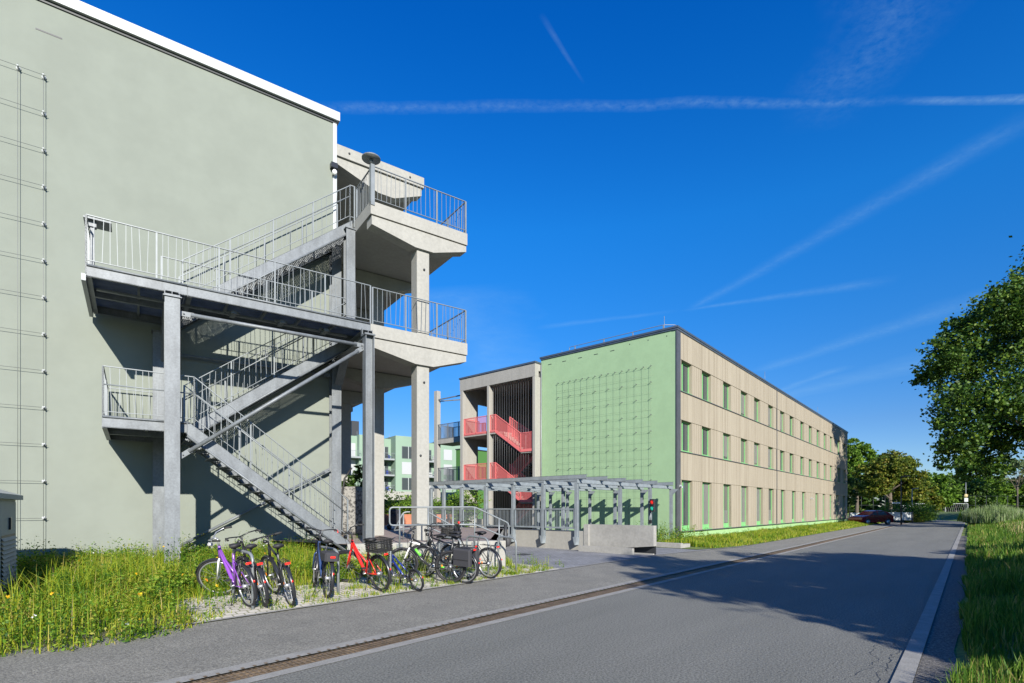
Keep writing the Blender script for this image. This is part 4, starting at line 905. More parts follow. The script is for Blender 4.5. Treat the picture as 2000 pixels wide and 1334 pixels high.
    if rack:
        q = MB(); zr_ = rr*2+.065
        for s in (-1, 1): q.tube((-.24,s*.05,zr_),(.22,s*.045,zr_),.006,6); q.tube((-.10,s*.06,zr_),(0,s*.07,rr),.006,6); q.tube((-.02,s*.06,zr_),(0,s*.07,rr),.006,6)
        for x in (-.24,-.12,0,.12): q.tube((x,-.05,zr_),(x,.05,zr_),.005,6)
        rk = part('rack', q, M['blackp'], t); q = MB(); q.bbox(-.272,-.255,-.042,.042,zr_-.028,zr_+.004,.005); part('rear_light', q, M['redl'], rk)
    q = MB(); q.ball((-rr-.025,0,rr+.13),.010,.015,.020); part('rear_reflector', q, M['redl'], t)
    q = MB(); q.tube((.30,.06,.26),(.22,.20,.0),.009,6); part('kickstand', q, M['blackp'], t)
    if basket:
        q = MB(); x0, x1, y0, y1, z0, z1 = basket
        for k in range(6):
            zz = z0+(z1-z0)*k/5; e = .02*k/5; q.path([(x0-e,y0-e,zz),(x1+e,y0-e,zz),(x1+e,y1+e,zz),(x0-e,y1+e,zz)], .009 if k in (0,5) else .006, 5, closed=True)
        for i in range(19):
            f = i/18
            for (ax0,ay0,ax1,ay1) in ((x0,y0,x1,y0),(x0,y1,x1,y1),(x0,y0,x0,y1),(x1,y0,x1,y1)):
                xx, yy = ax0+(ax1-ax0)*f, ay0+(ay1-ay0)*f; q.bar((xx,yy,z0),(xx,yy,z1),.007,.007)
            q.bar((x0+(x1-x0)*f,y0,z0),(x0+(x1-x0)*f,y1,z0),.004,.004)
        if basket[0] > .5: steerit(q)
        part('basket', q, M['basket'], t)
    if bag:
        for s in [k_ for k_ in bag if abs(k_) == 1]:
            q = MB(); y0, y1 = (.07,.19) if s > 0 else (-.19,-.07)
            q.bbox(-.26,.18,y0,y1,rr+.06,rr*2+.07,.03); q.box(-.22,.15,y0-.006*(s<0),y1+.006*(s>0),rr*2-.16,rr*2-.145,1); part('pannier', q, [M['bag'], M['blackp']], t)
        if 2 in bag: q = MB(); q.bbox(-.26,.12,-.11,.13,rr*2-.02,rr*2+.13,.03); part('rack_bag', q, M['bag'], t)
    if helmet: q = MB(); q.ball((.88,0,hb+.04),.03,.03,.03); part('horn', steerit(q), M['redl'], h)
    return t
B_ = (-.758,.652)
bicycle('purple step through bicycle with silver rims, leftmost of the parked row', -4.13, 8.37, (-.74,.67), -10, 50, 'step', 'purple', 'purple', rim='silver', forkc='whitep')
bicycle('black bicycle with thick rear mudguard just right of the purple bicycle', -3.90, 8.42, (-.60,.80), -11, 12, 'diamond', 'blackp', rim='blackp', tyre_w=.026)
bicycle('slim black bicycle with a red rack lamp, third from the left in the row', -3.55, 8.56, (-.60,.80), -10, 10, 'diamond', 'blackp', flat=True)
bicycle('dark blue bicycle with a small bag on its rack standing alone in the row', -3.22, 9.25, (-.52,.85), 3, -8, 'step', 'navy', 'blackp', bag=(2,), rim='blackp', hb=1.10)
bicycle('bright red step through bicycle with a black wire basket over its rear wheel', -2.47, 10.02, (-.74,.67), -7, 38, 'step', 'red', 'red', basket=(-.24,.14,-.16,.16,.78,1.0), rim='blackp', hb=1.08)
bicycle('small dark blue children bicycle leaning low beside the bright steel stand', -1.80, 10.18, (-.72,.69), -14, 0, 'mtb', 'blue', 'blackp', wr=.30, wb=.98, sad=.84, hb=.94, guard=True, rack=False, sc_=.74, rim='blackp')
bicycle('black mountain bicycle with white and lime green frame marks and no mudguards', -1.30, 11.22, (-.975,.22), -4, 10, 'mtb', 'blackp', 'blackp', guard=False, rack=False, flat=True, rim='blackp', decal=True, tyre_w=.028, front_light=False, sad=1.0, forkc='whitep')
bicycle('plain black bicycle with a wide black saddle half hidden behind the mountain bicycle', -1.05, 11.75, (-.93,.36), -3, 8, 'dutch', 'blackp', guard=True, rack=True, hb=1.12, sad=1.02)
bicycle('black bicycle carrying a bulky black pannier bag on its rear rack', -1.0, 11.22, (-.86,.50), -5, 0, 'diamond', 'blackp', bag=(1,-1), sad=1.0)
bicycle('tall black roadster bicycle with sprung saddle, rightmost of the parked row', -.52, 11.95, (-.80,.60), -4, 14, 'dutch', 'blackp', hb=1.16, sad=1.03, rim='silver', basket=(.97,1.25,-.19,.19,.84,1.08), helmet=True)
# steel bicycle stands
def stand(x0, y0, x1, y1, label, h=.86):
    p = Vector((x0, y0, gw(x0, y0)-.05)); q = Vector((x1, y1, gw(x1, y1)-.05)); z = Vector((0,0,1)); base = (p+q)/2
    mb = MB(); tubeloop(mb, [v-base for v in (p, p+z*(h+.05), q+z*(h+.05), q)], .024, .16, 10)
    o = bpy.data.objects.new('bicycle_stand', mkmesh('bicycle_stand', mb, M['rail'])); C.objects.link(o); o.location = base; BASE[o] = Vector((0,0,0))
    tag(o, label, 'bicycle stand', 'tubular steel bicycle stands')
bx, by = -.758*.72, .652*.72
stand(-4.02, 8.26, -4.02+bx, 8.26+by, 'steel bicycle stand between the purple and the thick tyred black bicycle')
stand(-3.14, 9.62, -3.14+bx, 9.62+by, 'steel bicycle stand just right of the dark blue bicycle', .80)
stand(-2.37, 10.37, -2.37+bx, 10.37+by, 'steel bicycle stand just right of the bright red bicycle')
stand(-1.15, 11.95, -1.15+bx, 11.95+by, 'steel bicycle stand half hidden behind the mountain bicycle')
stand(-.55, 12.4, -.55+bx, 12.4+by, 'steel bicycle stand directly left of the rightmost bicycle')
stand(.10, 13.25, .10-.45, 13.25+.36, 'empty steel bicycle stand at the right end of the row', .82)
# ---------------------------------------------------------------- vegetation
def RP(a, b, z):
    a = np.asarray(a); b = np.asarray(b); return np.stack([a*RF.c-b*RF.s, a*RF.s+b*RF.c, z], 1)
def stuff(name, V, F, mi, mats, label=None, cat=None):
    me = npmesh(name, V, F, mats, mi); o = bpy.data.objects.new(name, me); C.objects.link(o); o['kind'] = 'stuff'; return tag(o, label, cat)
rg = np.random.default_rng(5)
def patchy(a, b, s=1.0): return .5+.5*np.sin(a*2.1*s+np.sin(b*1.7*s)*1.3)*np.cos(b*2.6*s-np.sin(a*1.1*s))
# weeds bed on the left
def bedmask(a, b):
    X = a*RF.c-b*RF.s; Y = a*RF.s+b*RF.c
    lx_ = (X+5.04)*LF.c+(Y-15.2)*LF.s; ly_ = -(X+5.04)*LF.s+(Y-15.2)*LF.c
    ok = (ly_ < -.05) & ~((lx_ < -6.3) & (ly_ < -2.5) & (ly_ > -5.7))
    ok &= ~((a > 2.95+.2*np.sin(b*4)) & (b < 9.75+.15*np.sin(a*3)) & (a < 11.4))
    ok &= ~((X-(-3.9))*(-1.38)+(Y-12.6)*3.74 > -.02) | (X < -3.9)
    gravel = (a < 2.0+.25*(b-8)) & (b > 9.2+.9*np.sin(a)) & (a < 1.6)
    return ok & (b > 7.55+.22*np.sin(a*2.3)+.25*np.clip(a-1.2,0,2)) & ~(gravel & (rg.random(len(a)) < .8))
n = 95000; a = rg.uniform(-2, 11.0, n); b = 7.6+rg.random(n)**.8*10; k = bedmask(a, b); a, b = a[k], b[k]
hgt = (.09+.33*np.clip((b-8)/2.2,0,1))*(.55+.75*patchy(a,b))*rg.uniform(.5,1.5,len(a)); hgt = np.clip(hgt, .05, .75)
P = RP(a, b, gz(a,b)); V1, F1 = blades(P, hgt, rg.uniform(.007,.015,len(a)), rg, 1.0)
# leafy weeds: stems carrying leaves
def leafy(n, amin, amax, bmin, bmax, hmin, hmax, mask, lsz=.05, per=26, seed=3, zf=gz):
    r2 = np.random.default_rng(seed); a = r2.uniform(amin, amax, n); b = r2.uniform(bmin, bmax, n); k = mask(a, b); a, b = a[k], b[k]; m = len(a)
    h = r2.uniform(hmin, hmax, m)*(.6+.6*patchy(a,b,1.3)); P = RP(a, b, zf(a,b)); t = r2.random((m, per))**.8
    lean = r2.normal(size=(m,1,3))*np.array([.12,.12,0]); rad = (.11*h/.5)[:,None]*(1-.55*t)
    an = r2.uniform(0, 2*np.pi, (m, per)); off = np.stack([np.cos(an)*rad, np.sin(an)*rad, t*h[:,None]], 2)
    c = P[:,None,:]+off+lean*(t*h[:,None])[:,:,None]
    V, F = leafquads(c.reshape(-1,3), lsz*(1.15-.5*t.reshape(-1))*r2.uniform(.6,1.3,m*per), r2, .35, .5)
    Vs, Fs = blades(P, h, np.full(m,.010), r2, .05); return V, F, Vs, Fs, P, h
V2, F2, V3, F3, P3, h3 = leafy(3600, -2, 10.6, 7.6, 16, .22, .60, lambda a,b: bedmask(a,b) & (patchy(a,b,.9) > .12), .05, 30)
V4, F4, V5, F5, _, _ = leafy(520, -1, 9, 10.8, 16, .5, .85, lambda a,b: bedmask(a,b), .06, 34, 9)
fl = rg.choice(len(P3), 150); fp = P3[fl]+np.stack([rg.normal(0,.05,150), rg.normal(0,.05,150), h3[fl]*1.05], 1)
fp = fp[:150]; fp = (fp[:,None,:]+rg.normal(0,.009,(150,7,3))).reshape(-1,3)
V6, F6 = leafquads(fp[:90*7], .026, rg, .5, .9); V7, F7 = leafquads(fp[90*7:], .022, rg, .5, .9)
ns = 110; a = rg.uniform(-1, 10, ns); b = rg.uniform(8.1, 13, ns); k = bedmask(a,b); Pst = RP(a[k], b[k], gz(a[k],b[k])); V8, F8 = blades(Pst, rg.uniform(.35,.8,len(Pst)), np.full(len(Pst),.008), rg, .25)
bl_ = []; rb = random.Random(8)
for i in range(230):
    a_, b_ = rb.uniform(-.5,9.5), 9.0+6.5*rb.random()**.7
    if not bedmask(np.array([a_]), np.array([b_]))[0]: continue
    r_ = rb.uniform(.14,.28)+.22*min(1,(b_-9)/4)*rb.random(); c_ = RF.pt(a_, b_, 0); bl_.append((c_.x, c_.y, .22+r_*.55, r_, r_, r_*.8))
VB, FB = leafquads(crownpts(bl_, 95000, rg, 18, .3, .25), .05, rg, .3, .55)
V, F, mi = join([(V1,F1,0),(V2,F2,1),(V3,F3,0),(V4,F4,1),(V5,F5,0),(V6[:1400],F6[:350],2),(V7[:1000],F7[:250],3),(V8,F8,4),(VB,FB,1)])
stuff('weeds', V, F, mi, [M['blade'], M['weed'], M['flow_y'], M['flow_w'], M['straw']], 'dense sunlit weeds and wild flowers below the outdoor staircase', 'weeds')
# tufts between the paving stones of the bicycle bay
nt = 230; ta = rg.uniform(2.3, 11.3, nt); tb = 8.15+rg.random(nt)**1.1*1.8; rep = 46
a = (ta[:,None]+rg.normal(0,.07,(nt,rep))).ravel(); b = np.clip((tb[:,None]+rg.normal(0,.05,(nt,rep))).ravel(), 8.1, 99)
dens = np.clip((a-1)/9, .25, 1); k = rg.random(len(a)) < dens; a, b = a[k], b[k]
V1, F1 = blades(RP(a,b,gz(a,b)), rg.uniform(.03,.16,len(a))*(.7+.9*(b>9.3)), rg.uniform(.006,.012,len(a)), rg, .7)
V2, F2, V3, F3, _, _ = leafy(420, 2.6, 12.3, 8.15, 10.3, .08, .32, lambda a,b: patchy(a,b,1.7) > .4, .035, 16, 12)
V, F, mi = join([(V1,F1,0),(V2,F2,1),(V3,F3,0)]); stuff('weed_tufts', V, F, mi, [M['blade'], M['weed']], 'small weed tufts growing between the paving stones under the bicycles', 'weeds')
# grass strip in front of the long facade
n = 52000; a = 20.4+rg.random(n)**1.25*64; hi = 11.15; lo = np.where(a > 24, 7.30, 7.95-(a-20)*.16); b = lo+rg.random(n)*(hi-lo); k = (b > lo) & ~((a < 21.3) & (b < 8.9)); a, b = a[k], b[k]
k = (a < 75) | (b > 8.4); a, b = a[k], b[k]
h = np.clip((.10+.22*patchy(a,b,.6)*np.clip((b-7.2)/1.2,.15,1))*rg.uniform(.5,1.5,len(a))*np.where(b>9.6,.5,1), .04, .5)
V1, F1 = blades(RP(a,b,gz(a,b)), h, rg.uniform(.012,.026,len(a))*(1+(a-20)/45), rg, .5)
V2, F2, V3, F3, _, _ = leafy(330, 20.6, 50, 8.2, 10.2, .15, .5, lambda a,b: (patchy(a,b,.8) > .3) & ~((a<25.7)&(b<8.9)), .07, 26, 14)
V4, F4, V5, F5, _, _ = leafy(70, 20.6, 25.9, 8.9, 12.2, .5, .95, lambda a,b: a > 20, .08, 60, 15)
V, F, mi = join([(V1,F1,0),(V2,F2,1),(V3,F3,0),(V4,F4,1),(V5,F5,0)]); stuff('grass_strip_growth', V, F, mi, [M['blade'], M['weed']], 'unmown grass strip along the foot of the larch facade', 'grass')
# meadow on the right
def mza(a, b): return np.array([mz(x, y) for x, y in zip(a, b)])
n = 110000; a = -1+rg.random(n)**1.7*75; b = .12-rg.random(n)**1.6*(3+.38*np.clip(a,0,75))
X = a*RF.c-b*RF.s; Y = a*RF.s+b*RF.c; k = (Y > 2.2) & (X < Y*1.05+2) & ~(b>.06+.08*np.sin(a*1.9)*np.sin(a*.7)); a, b = a[k], b[k]
h = np.clip((.13+.25*patchy(a,b,.7))*rg.uniform(.5,1.6,len(a))*np.clip(.6-b*.5,.75,1), .08, .65)
V1, F1 = blades(RP(a,b,mza(a,b)), h, rg.uniform(.006,.014,len(a))*(1+np.clip(a,0,75)/16), rg, .5)
n = 6000; a = 34+rg.random(n)*20; b = -1.6-rg.random(n)*14; V2, F2 = blades(RP(a,b,mza(a,b)), rg.uniform(.15,.42,n), rg.uniform(.02,.04,n), rg, .35)
ns = 260; a = rg.uniform(2, 22, ns); b = -1.0-rg.random(ns)*(1+a*.35); Ps = RP(a,b,mza(a,b)); hs_ = rg.uniform(.45,.95,ns); V3, F3 = blades(Ps, hs_, np.full(ns,.007), rg, .12)
sp_ = []
for p, hh in zip(Ps, hs_):
    q = rg.normal(0,1,(16,3))*np.array([.009,.009,.03])+p+np.array([0,0,hh*1.0]); sp_.append(q)
V4, F4 = leafquads(np.concatenate(sp_), .022, rg, 0, .5)
V5, F5, V6, F6, _, _ = leafy(500, 1, 30, -9, -1.0, .1, .4, lambda a,b: (patchy(a,b,1.2)>.4), .06, 20, 21, mza)
V, F, mi = join([(V1,F1,0),(V2,F2,1),(V3,F3,1),(V4,F4,1),(V5,F5,2),(V6,F6,0)]); stuff('meadow_grass', V, F, mi, [M['blade_d'], M['straw'], M['weed']], 'tall meadow grass with seed heads on the right of the road', 'grass')

# ---------------------------------------------------------------- trees
def tree(name, label, x, y, z0, trunk_h, tr_, lumps, n, size, m, seed=1, group=None, branches=9, lean=(0,0), sub=26, spread=.2, shell=.5):
    r2 = np.random.default_rng(seed); rr_ = random.Random(seed)
    t = bpy.data.objects.new(name, None); C.objects.link(t); t.location = (x, y, z0); BASE[t] = Vector((x, y, z0)); tag(t, label, 'tree', group)
    mb = MB(); top = Vector((x+lean[0], y+lean[1], z0+trunk_h)); base = Vector((x, y, z0-.1))
    mb.path([base, base+(top-base)*.08, base+(top-base)*.5+Vector((rr_.uniform(-.1,.1)*tr_*3,0,0)), top], [tr_*1.35, tr_, tr_*.8, tr_*.6], 10)
    L_ = sorted(lumps, key=lambda q: -q[3])[:branches]
    for q in L_:
        c = Vector(q[:3]); s = base+(top-base)*rr_.uniform(.6,1); mid_ = (s+c)/2+Vector((rr_.uniform(-.5,.5),rr_.uniform(-.5,.5),rr_.uniform(0,.8)))*q[3]*.3
        e = c+(c-s)*.25; e = c; mb.path([s, mid_, s+(c-s)*.85, s+(c-s)*.97], [tr_*.42, tr_*.26, tr_*.13, tr_*.04], 6)
        for _ in range(3):
            w = Vector((rr_.uniform(-1,1),rr_.uniform(-1,1),rr_.uniform(-.4,1)))*q[3]*.45; mb.path([mid_+(c-mid_)*rr_.random(), c+w*.5, c+w], [tr_*.10, tr_*.06, tr_*.02], 5)
    part('trunk', mb, M['bark'], t)
    pts = crownpts(lumps, n, r2, sub, spread, shell); V, F = leafquads(pts, size, r2, .3, .7)
    me = npmesh('crown', V, F, [m], off=(x,y,z0)); o = bpy.data.objects.new('crown', me); C.objects.link(o); o.parent = t; BASE[o] = BASE[t]; return t
def pl(px_, py_, r_, Y): return ((px_-1000)/1040*Y, Y, 1.65+(993-py_)/1040*Y, r_*Y/1040, r_*Y/1040, r_*Y/1040*.85)
# the big plane tree whose limbs reach in from the right
rt = random.Random(4); lump = []
for px_, py_, r_ in ((2010,560,50),(1962,592,48),(1925,625,42),(1880,655,46),(1850,690,40),(1822,725,28),(1870,730,55),(1930,700,60),(1985,650,60),(2040,600,70),(1862,790,42),(1910,790,60),(1970,770,60),(1850,830,28),(1888,850,42),(1855,862,22),(1940,850,45),(1995,830,60),(1905,905,30),(1872,908,22),(1945,915,26),(1842,905,14),(1868,880,36),(1905,918,32),(1932,888,42),(1880,918,24),(1850,872,24),(1798,745,14),(1812,738,20),(2060,720,90),(2120,600,110),(2150,780,110),(2120,800,70),(2230,700,130),(2230,520,110),(2120,480,80),(2320,780,110),(2210,830,60)):
    q = pl(px_, py_, r_, 50+rt.uniform(-5,6)*(1 if px_ > 1880 else .5)); lump.append(q)
tree('plane_tree', 'large dark plane tree whose crown reaches in from the right edge', 57, 51, 0, 9, .55, lump, 115000, .31, M['leaf_big'], 3, branches=16, sub=22, spread=.28, shell=.35)
def dome(x, y, z, rx, rz, k, r2, rl=.34, low=.0):
    out = []
    for i in range(k):
        a = r2.uniform(0, 2*math.pi); u = r2.uniform(-.25+low, 1); s = math.sqrt(max(0,1-u*u)); f = r2.uniform(.55,.85)
        out.append((x+rx*s*math.cos(a)*f, y+rx*s*math.sin(a)*f, z+rz*u*f, rx*rl*r2.uniform(.7,1.25), rx*rl*r2.uniform(.7,1.25), rx*rl*r2.uniform(.55,.95)))
    return out
r2 = random.Random(11)
tree('chestnut_tree', 'round yellow green tree behind the parked red car', 71, 100, 0, 5, .45, dome(71,100,5.8,6.0,6.9,34,r2,.33)+dome(75.5,101,4.6,3.2,4,8,r2,.4), 46000, .34, M['leaf_y'], 5, branches=14)
tree('ash_tree', 'bright green tree rising beside the far end of the larch facade', 79, 122, 0, 9, .4, dome(78.5,122,11,5.2,7.6,20,r2,.36)+dome(73,122,7,4.5,5.5,10,r2,.4), 22000, .46, M['leaf_g'], 6, branches=10)
tree('young_tree', 'dark leafy tree between the facade end and the round tree', 50.5, 82, 0, 2.5, .2, dome(50.5,82,3.2,3.4,3.4,20,r2,.4), 14000, .28, M['leaf_d'], 7, branches=8)
far = [(104,132,10.5,6.0,'leaf_g','bright green tree centred behind the football goals'),(125,150,10.0,7.0,'leaf_d','dark rounded tree behind the football pitch lamp'),(134,150,11.0,7.0,'leaf_g','mid green bushy tree right of the tall lamp post'),
       (146,155,11.0,7.5,'leaf_d','dark spreading tree behind the reeds at the right'),(148,148,10,6.5,'leaf_g','green tree behind the meadow near the right edge'),(158,156,12,8,'leaf_d','dark tree at the right edge beyond the meadow'),
       (97,128,9.0,5.5,'leaf_y','yellow green tree right of the round tree'),(170,160,13,8,'leaf_d','tallest dark tree beyond the right edge of the meadow')]
for i, (x, y, hh, rr_, m, lb) in enumerate(far):
    tree('field_tree', lb, x, y, 0, hh*.4, .3, dome(x,y,hh*.42,rr_,hh*.62,26,r2,.36,-.1), 11000, .55, M[m], 20+i, 'trees beyond the football pitch', branches=6)
tree('pale_birch', 'pale thin crowned tree rising above the dark trees at the right', 131, 138, 0, 9, .22, dome(131,138,10,5.5,6.5,16,r2,.3), 6000, .45, M['leaf_p'], 40, branches=12, shell=.2)
# distant wood that closes the view
V = []; pts = []
for i in range(60):
    x = -150+i*9.0; y = 190+12*math.sin(i*1.3); pts += [(x, y, 4.5, 9, 6, 7+2*math.sin(i*2.1)), (x+4, y+4, 8, 7, 5, 4+2*math.sin(i*3.7))]
pp = crownpts(pts, 90000, rg, 20, .25, .6); V, F = leafquads(pp, 1.9, rg, .3, .7); stuff('wood', V, F, None, [M['leaf_d']], 'distant wood closing the view behind the pitch', 'wood')
# trees outside the frame on the right that shade the road
def outside(lab, x, y, zc, rx, rz, n, sd, th=4): 
    q = random.Random(sd); tree('roadside_tree', lab, x, y, 0, th, .25, dome(x,y,zc,rx,rz,22,q,.36,.0), n, .22, M['leaf_big'], sd, branches=8)
# ---------------------------------------------------------------- street things
def lamp(label, X, Y, h, arm, sgn, m='rail'):
    t = thing('street_lamp', label, 'street lamp', WF, (X, Y, 0), 'street lamps along the road')
    mb = MB(); mb.tube((X,Y,0),(X,Y,h),.075,10,0,.045); part('pole', mb, M[m], t)
    mb = MB(); c = RF.pt(0,1,0)*sgn; a = Vector((X,Y,h)); b = a+c*arm+Vector((0,0,.05)); mb.bar(a, b, .05, .05); mb.bar(a+c*(arm*.3)+Vector((0,0,.0)), b+c*.35, .26, .11); part('lamp_head', mb, M[m], t); return t
lamp('dark street lamp with a flat head beside the parked red car', 39.1, 53.5, 4.85, .35, -1, 'dark')
lamp('grey street lamp with a short flat head farther up the road', 49.6, 66, 4.1, .3, -1, 'steel2')
tlp = lamp('tall slim grey lamp post on the far lawn carrying a small yellow sign', 91.2, 107, 9.0, .3, -1)
mb = MB(); mb.disc((91.1,106.85,4.2),(0,1,0),.38,.05,16); mb.box(90.75,91.5,106.82,106.87,3.0,3.75,1); part('sign', mb, [M['straw'], M['white']], tlp)
mb = MB(); mb.tube((39.6,54.2,0),(39.6,54.2,2.3),.04,8); mb.box(37.8,39.5,54.18,54.22,2.05,2.25); mb.box(37.8,39.5,54.17,54.23,2.04,2.06)
ss = thing('street_sign', 'narrow white street name plate on a post left of the dark lamp', 'sign', WF, (39.6,54.2,0))
mb = MB(); mb.tube((39.35,53.9,0),(39.35,53.9,2.35),.035,8); part('post', mb, M['rail'], ss); mb = MB(); mb.box(38.45,39.3,53.88,53.92,2.12,2.28); part('name_plate', mb, M['white'], ss)
# red hatchback: side profile in x (front at -x), parked across the road direction
cr = bpy.data.objects.new('parked_car', None); C.objects.link(cr); BASE[cr] = Vector((0,0,0)); tag(cr, 'dark red hatchback parked in the shade beside the facade end', 'car')
cr.location = (36.6, 54.3, 0); cr.rotation_euler = (0,0,R(12)) ; cr.scale = (.93,.93,.97)
prof = [(-2.05,.28),(-2.10,.55),(-2.02,.72),(-1.75,.84),(-1.05,.97),(-.30,1.38),(.10,1.47),(.80,1.46),(1.35,1.34),(1.88,.98),(2.02,.90),(2.05,.50),(1.98,.26)]
mb = MB(); secs = [(-.86,.0),(-.90,.10),(-.88,.0)]
ys = [(-.88,.88)]
V0 = []; n = len(prof)
for s, ins in ((-1,0),(-1,1),(1,1),(1,0)):
    for x, z in prof:
        tum = max(0,(z-.95))*.42; y = (.90-tum) if not ins else (.80-tum); V0.append((x*(1.0 if not ins else 1), s*y*(1 if not ins else 1), z+(.03 if ins and z > .6 else 0)))
fs = [tuple(range(n)), tuple(range(4*n-1,3*n-1,-1))]
for k in range(3):
    for i in range(n-1): fs.append((k*n+i, (k+1)*n+i, (k+1)*n+i+1, k*n+i+1))
fs.append((0, n, 2*n, 3*n)); fs.append((n-1, 4*n-1, 3*n-1, 2*n-1))
mb.add(V0, fs, 0, False); M['carred'] = mat('car_paint_red', (.12,.006,.010), .18, spec=.8); part('body', mb, M['carred'], cr)
for s in (-1, 1):
    for poly, nm in (([(-.98,1.00),(-.30,1.35),(-.02,1.40),(-.02,1.0)],'side_window'),([(.06,1.0),(.06,1.41),(.75,1.40),(1.10,1.30),(1.25,1.08),(1.1,1.0)],'side_window')):
        q = MB(); vs = [(x, s*(.905-max(0,z-.95)*.42), z) for x, z in poly]; q.add(vs+[(x,y-s*.03,z) for x,y,z in vs], [tuple(range(len(vs))), tuple(range(2*len(vs)-1,len(vs)-1,-1))]); part(nm, q, M['glass'], cr)
    for x in (-1.32, 1.28):
        q = MB(); q.disc((x, s*.84, .31),(0,1,0),.31,.20,24); w = part('wheel', q, M['black'], cr); q = MB(); q.disc((x,s*.945,.31),(0,1,0),.21,.015,20); 
        for a in range(5): q.bar((x,s*.955,.31),(x+math.cos(a*1.257)*.2,s*.955,.31+math.sin(a*1.257)*.2),.05,.012)
        part('rim', q, M['silver'], w); q = MB(); q.ring((x,s*.895,.33),(0,1,0),.345,.02,24,5); part('wheel_arch', q, M['dark'], cr)
    q = MB(); q.ball((-.72,s*.98,1.0),.08,.09,.06); part('mirror', q, M['carred'], cr)
    q = MB(); q.box(-.03,-.015,s*.905-.006,s*.905+.006,.35,1.0); q.box(-.2,-.08,s*.91-.012,s*.91+.012,.84,.87); part('door_seam', q, M['dark'], cr)
    q = MB(); q.bbox(1.93,2.03,min(s*.55,s*.85),max(s*.55,s*.85),.78,.93,.02); part('tail_light', q, M['redl'], cr)
    q = MB(); q.bbox(-2.06,-1.9,min(s*.5,s*.84),max(s*.5,s*.84),.62,.74,.02); part('headlight', q, M['glass2'], cr)
q = MB(); q.add([(1.38,-.66,1.36),(1.38,.66,1.36),(1.84,.74,1.03),(1.84,-.74,1.03)], [(0,1,2,3)]); part('rear_window', q, M['glass'], cr)
q = MB(); q.add([(-.33,-.68,1.39),(-.33,.68,1.39),(-1.03,.80,1.01),(-1.03,-.80,1.01)], [(3,2,1,0)]); part('windscreen', q, M['glass'], cr)
wb_ = thing('white_board_fence', 'low white board fence behind the parked red car', 'fence', WF, (41,61,0))
mb = MB(); mb.box(38.6,41.6,60.9,61.0,.25,1.15); mb.box(41.7,45.8,61.0,61.1,.3,1.2); part('panel', mb, M['white'], wb_); mb = MB()
for x in (38.6, 41.65, 45.8): mb.box(x-.04,x+.04,60.85,60.93,0,1.3)
part('post', mb, M['dark'], wb_)
M['shrub'] = M['leaf_g']
def shrub(name, label, cat, lumps, n, size, m, seed, group=None):
    r_ = np.random.default_rng(seed); c = np.mean(np.array(lumps)[:,:3], 0); V, F = leafquads(crownpts(lumps, n, r_, 20, .3, .3), size, r_, .2, .6)
    base = (c[0], c[1], 0); me = npmesh(name, V, F, [m], off=base); o = bpy.data.objects.new(name, me); C.objects.link(o); o.location = base; BASE[o] = Vector(base); return tag(o, label, cat, group)
shrub('shrub', 'bushy green growth behind the white board fence', 'shrub', [(44+i*1.6, 63+.5*i, 1.0+.3*(i%2), 1.4, 1.2, 1.3) for i in range(5)]+[(48,62,.8,1.5,1.2,.9)], 9000, .16, M['leaf_g'], 1)
shrub('shrub', 'reddish brown and green shrub right of the street sign', 'shrub', [(45.8+i*1.3, 62+i*.9, .6, 1.2, 1, .8) for i in range(4)], 5000, .14, M['leaf_y'], 2)
shrub('shrub', 'pale green shrub beside the second street lamp', 'shrub', [(51.5,68,.7,1.2,1,.9),(54,69.5,.7,1.3,1,.9),(50.2,67,.5,1,1,.7)], 4500, .13, M['leaf_p'], 3)
# reeds at the right
n = 9000; cx_, cy_ = 42.3, 46.5
a = rg.uniform(0,2*np.pi,n); r_ = np.sqrt(rg.random(n)); X = cx_+np.cos(a)*r_*2.6; Y = cy_+np.sin(a)*r_*1.6
V1, F1 = blades(np.stack([X,Y,np.full(n,.4)],1), rg.uniform(.6,1.75,n)*(1.15-r_*.5), rg.uniform(.025,.05,n), rg, .35)
n = 9000; X = rg.uniform(43,60,n); Y = 47+rg.random(n)*5+(X-46)*.15; V2, F2 = blades(np.stack([X,Y,np.full(n,.4)],1), rg.uniform(.6,1.4,n), rg.uniform(.04,.07,n), rg, .35)
V, F, mi = join([(V1,F1,0),(V2,F2,1)]); stuff('reeds', V, F, mi, [M['reed'], M['blade_d']], 'tall pale reeds at the bend on the right of the road', 'reeds')
# football pitch: goals, ball fence
def goal(x, y, w, h, label):
    t = thing('football_goal', label, 'goal', WF, (x, y, 0), 'football goals on the far lawn'); mb = MB()
    for p, q in (((x,y,0),(x,y,h)),((x+w,y+.5,0),(x+w,y+.5,h)),((x,y,h),(x+w,y+.5,h))): mb.bar(p, q, .08, .08)
    part('goal_frame', mb, M['white'], t); mb = MB()
    for i in range(12): mb.bar((x+w*i/11,y+.04*i,0),(x+w*i/11,y+.04*i+.8,h),.03,.03)
    part('net_support', mb, M['trim'], t)
goal(71.3, 97, 1.6, 2.2, 'small white football goal left of the second street lamp'); goal(80.2, 106, 2.4, 2.6, 'white football goal directly right of the second street lamp'); goal(104.2, 128, 5.8, 2.8, 'white football goal left of the tall slim lamp post')
bf = thing('ball_fence', 'tall thin ball stop fence behind the football goals', 'fence', WF, (90,135,0)); mb = MB()
for i in range(24): mb.tube((66+i*3.2,122+i*.6,0),(66+i*3.2,122+i*.6,4.8),.05,5)
for z in (1.2,2.4,4.7): mb.tube((66,122,z),(66+23*3.2,122+23*.6,z),.03,5)
part('fence_frame', mb, M['dark'], bf)
mb = MB(); mb.add([(58,88,.0),(66,86,.0),(110,150,.0),(60,140,.0)], [(0,1,2,3)]); 
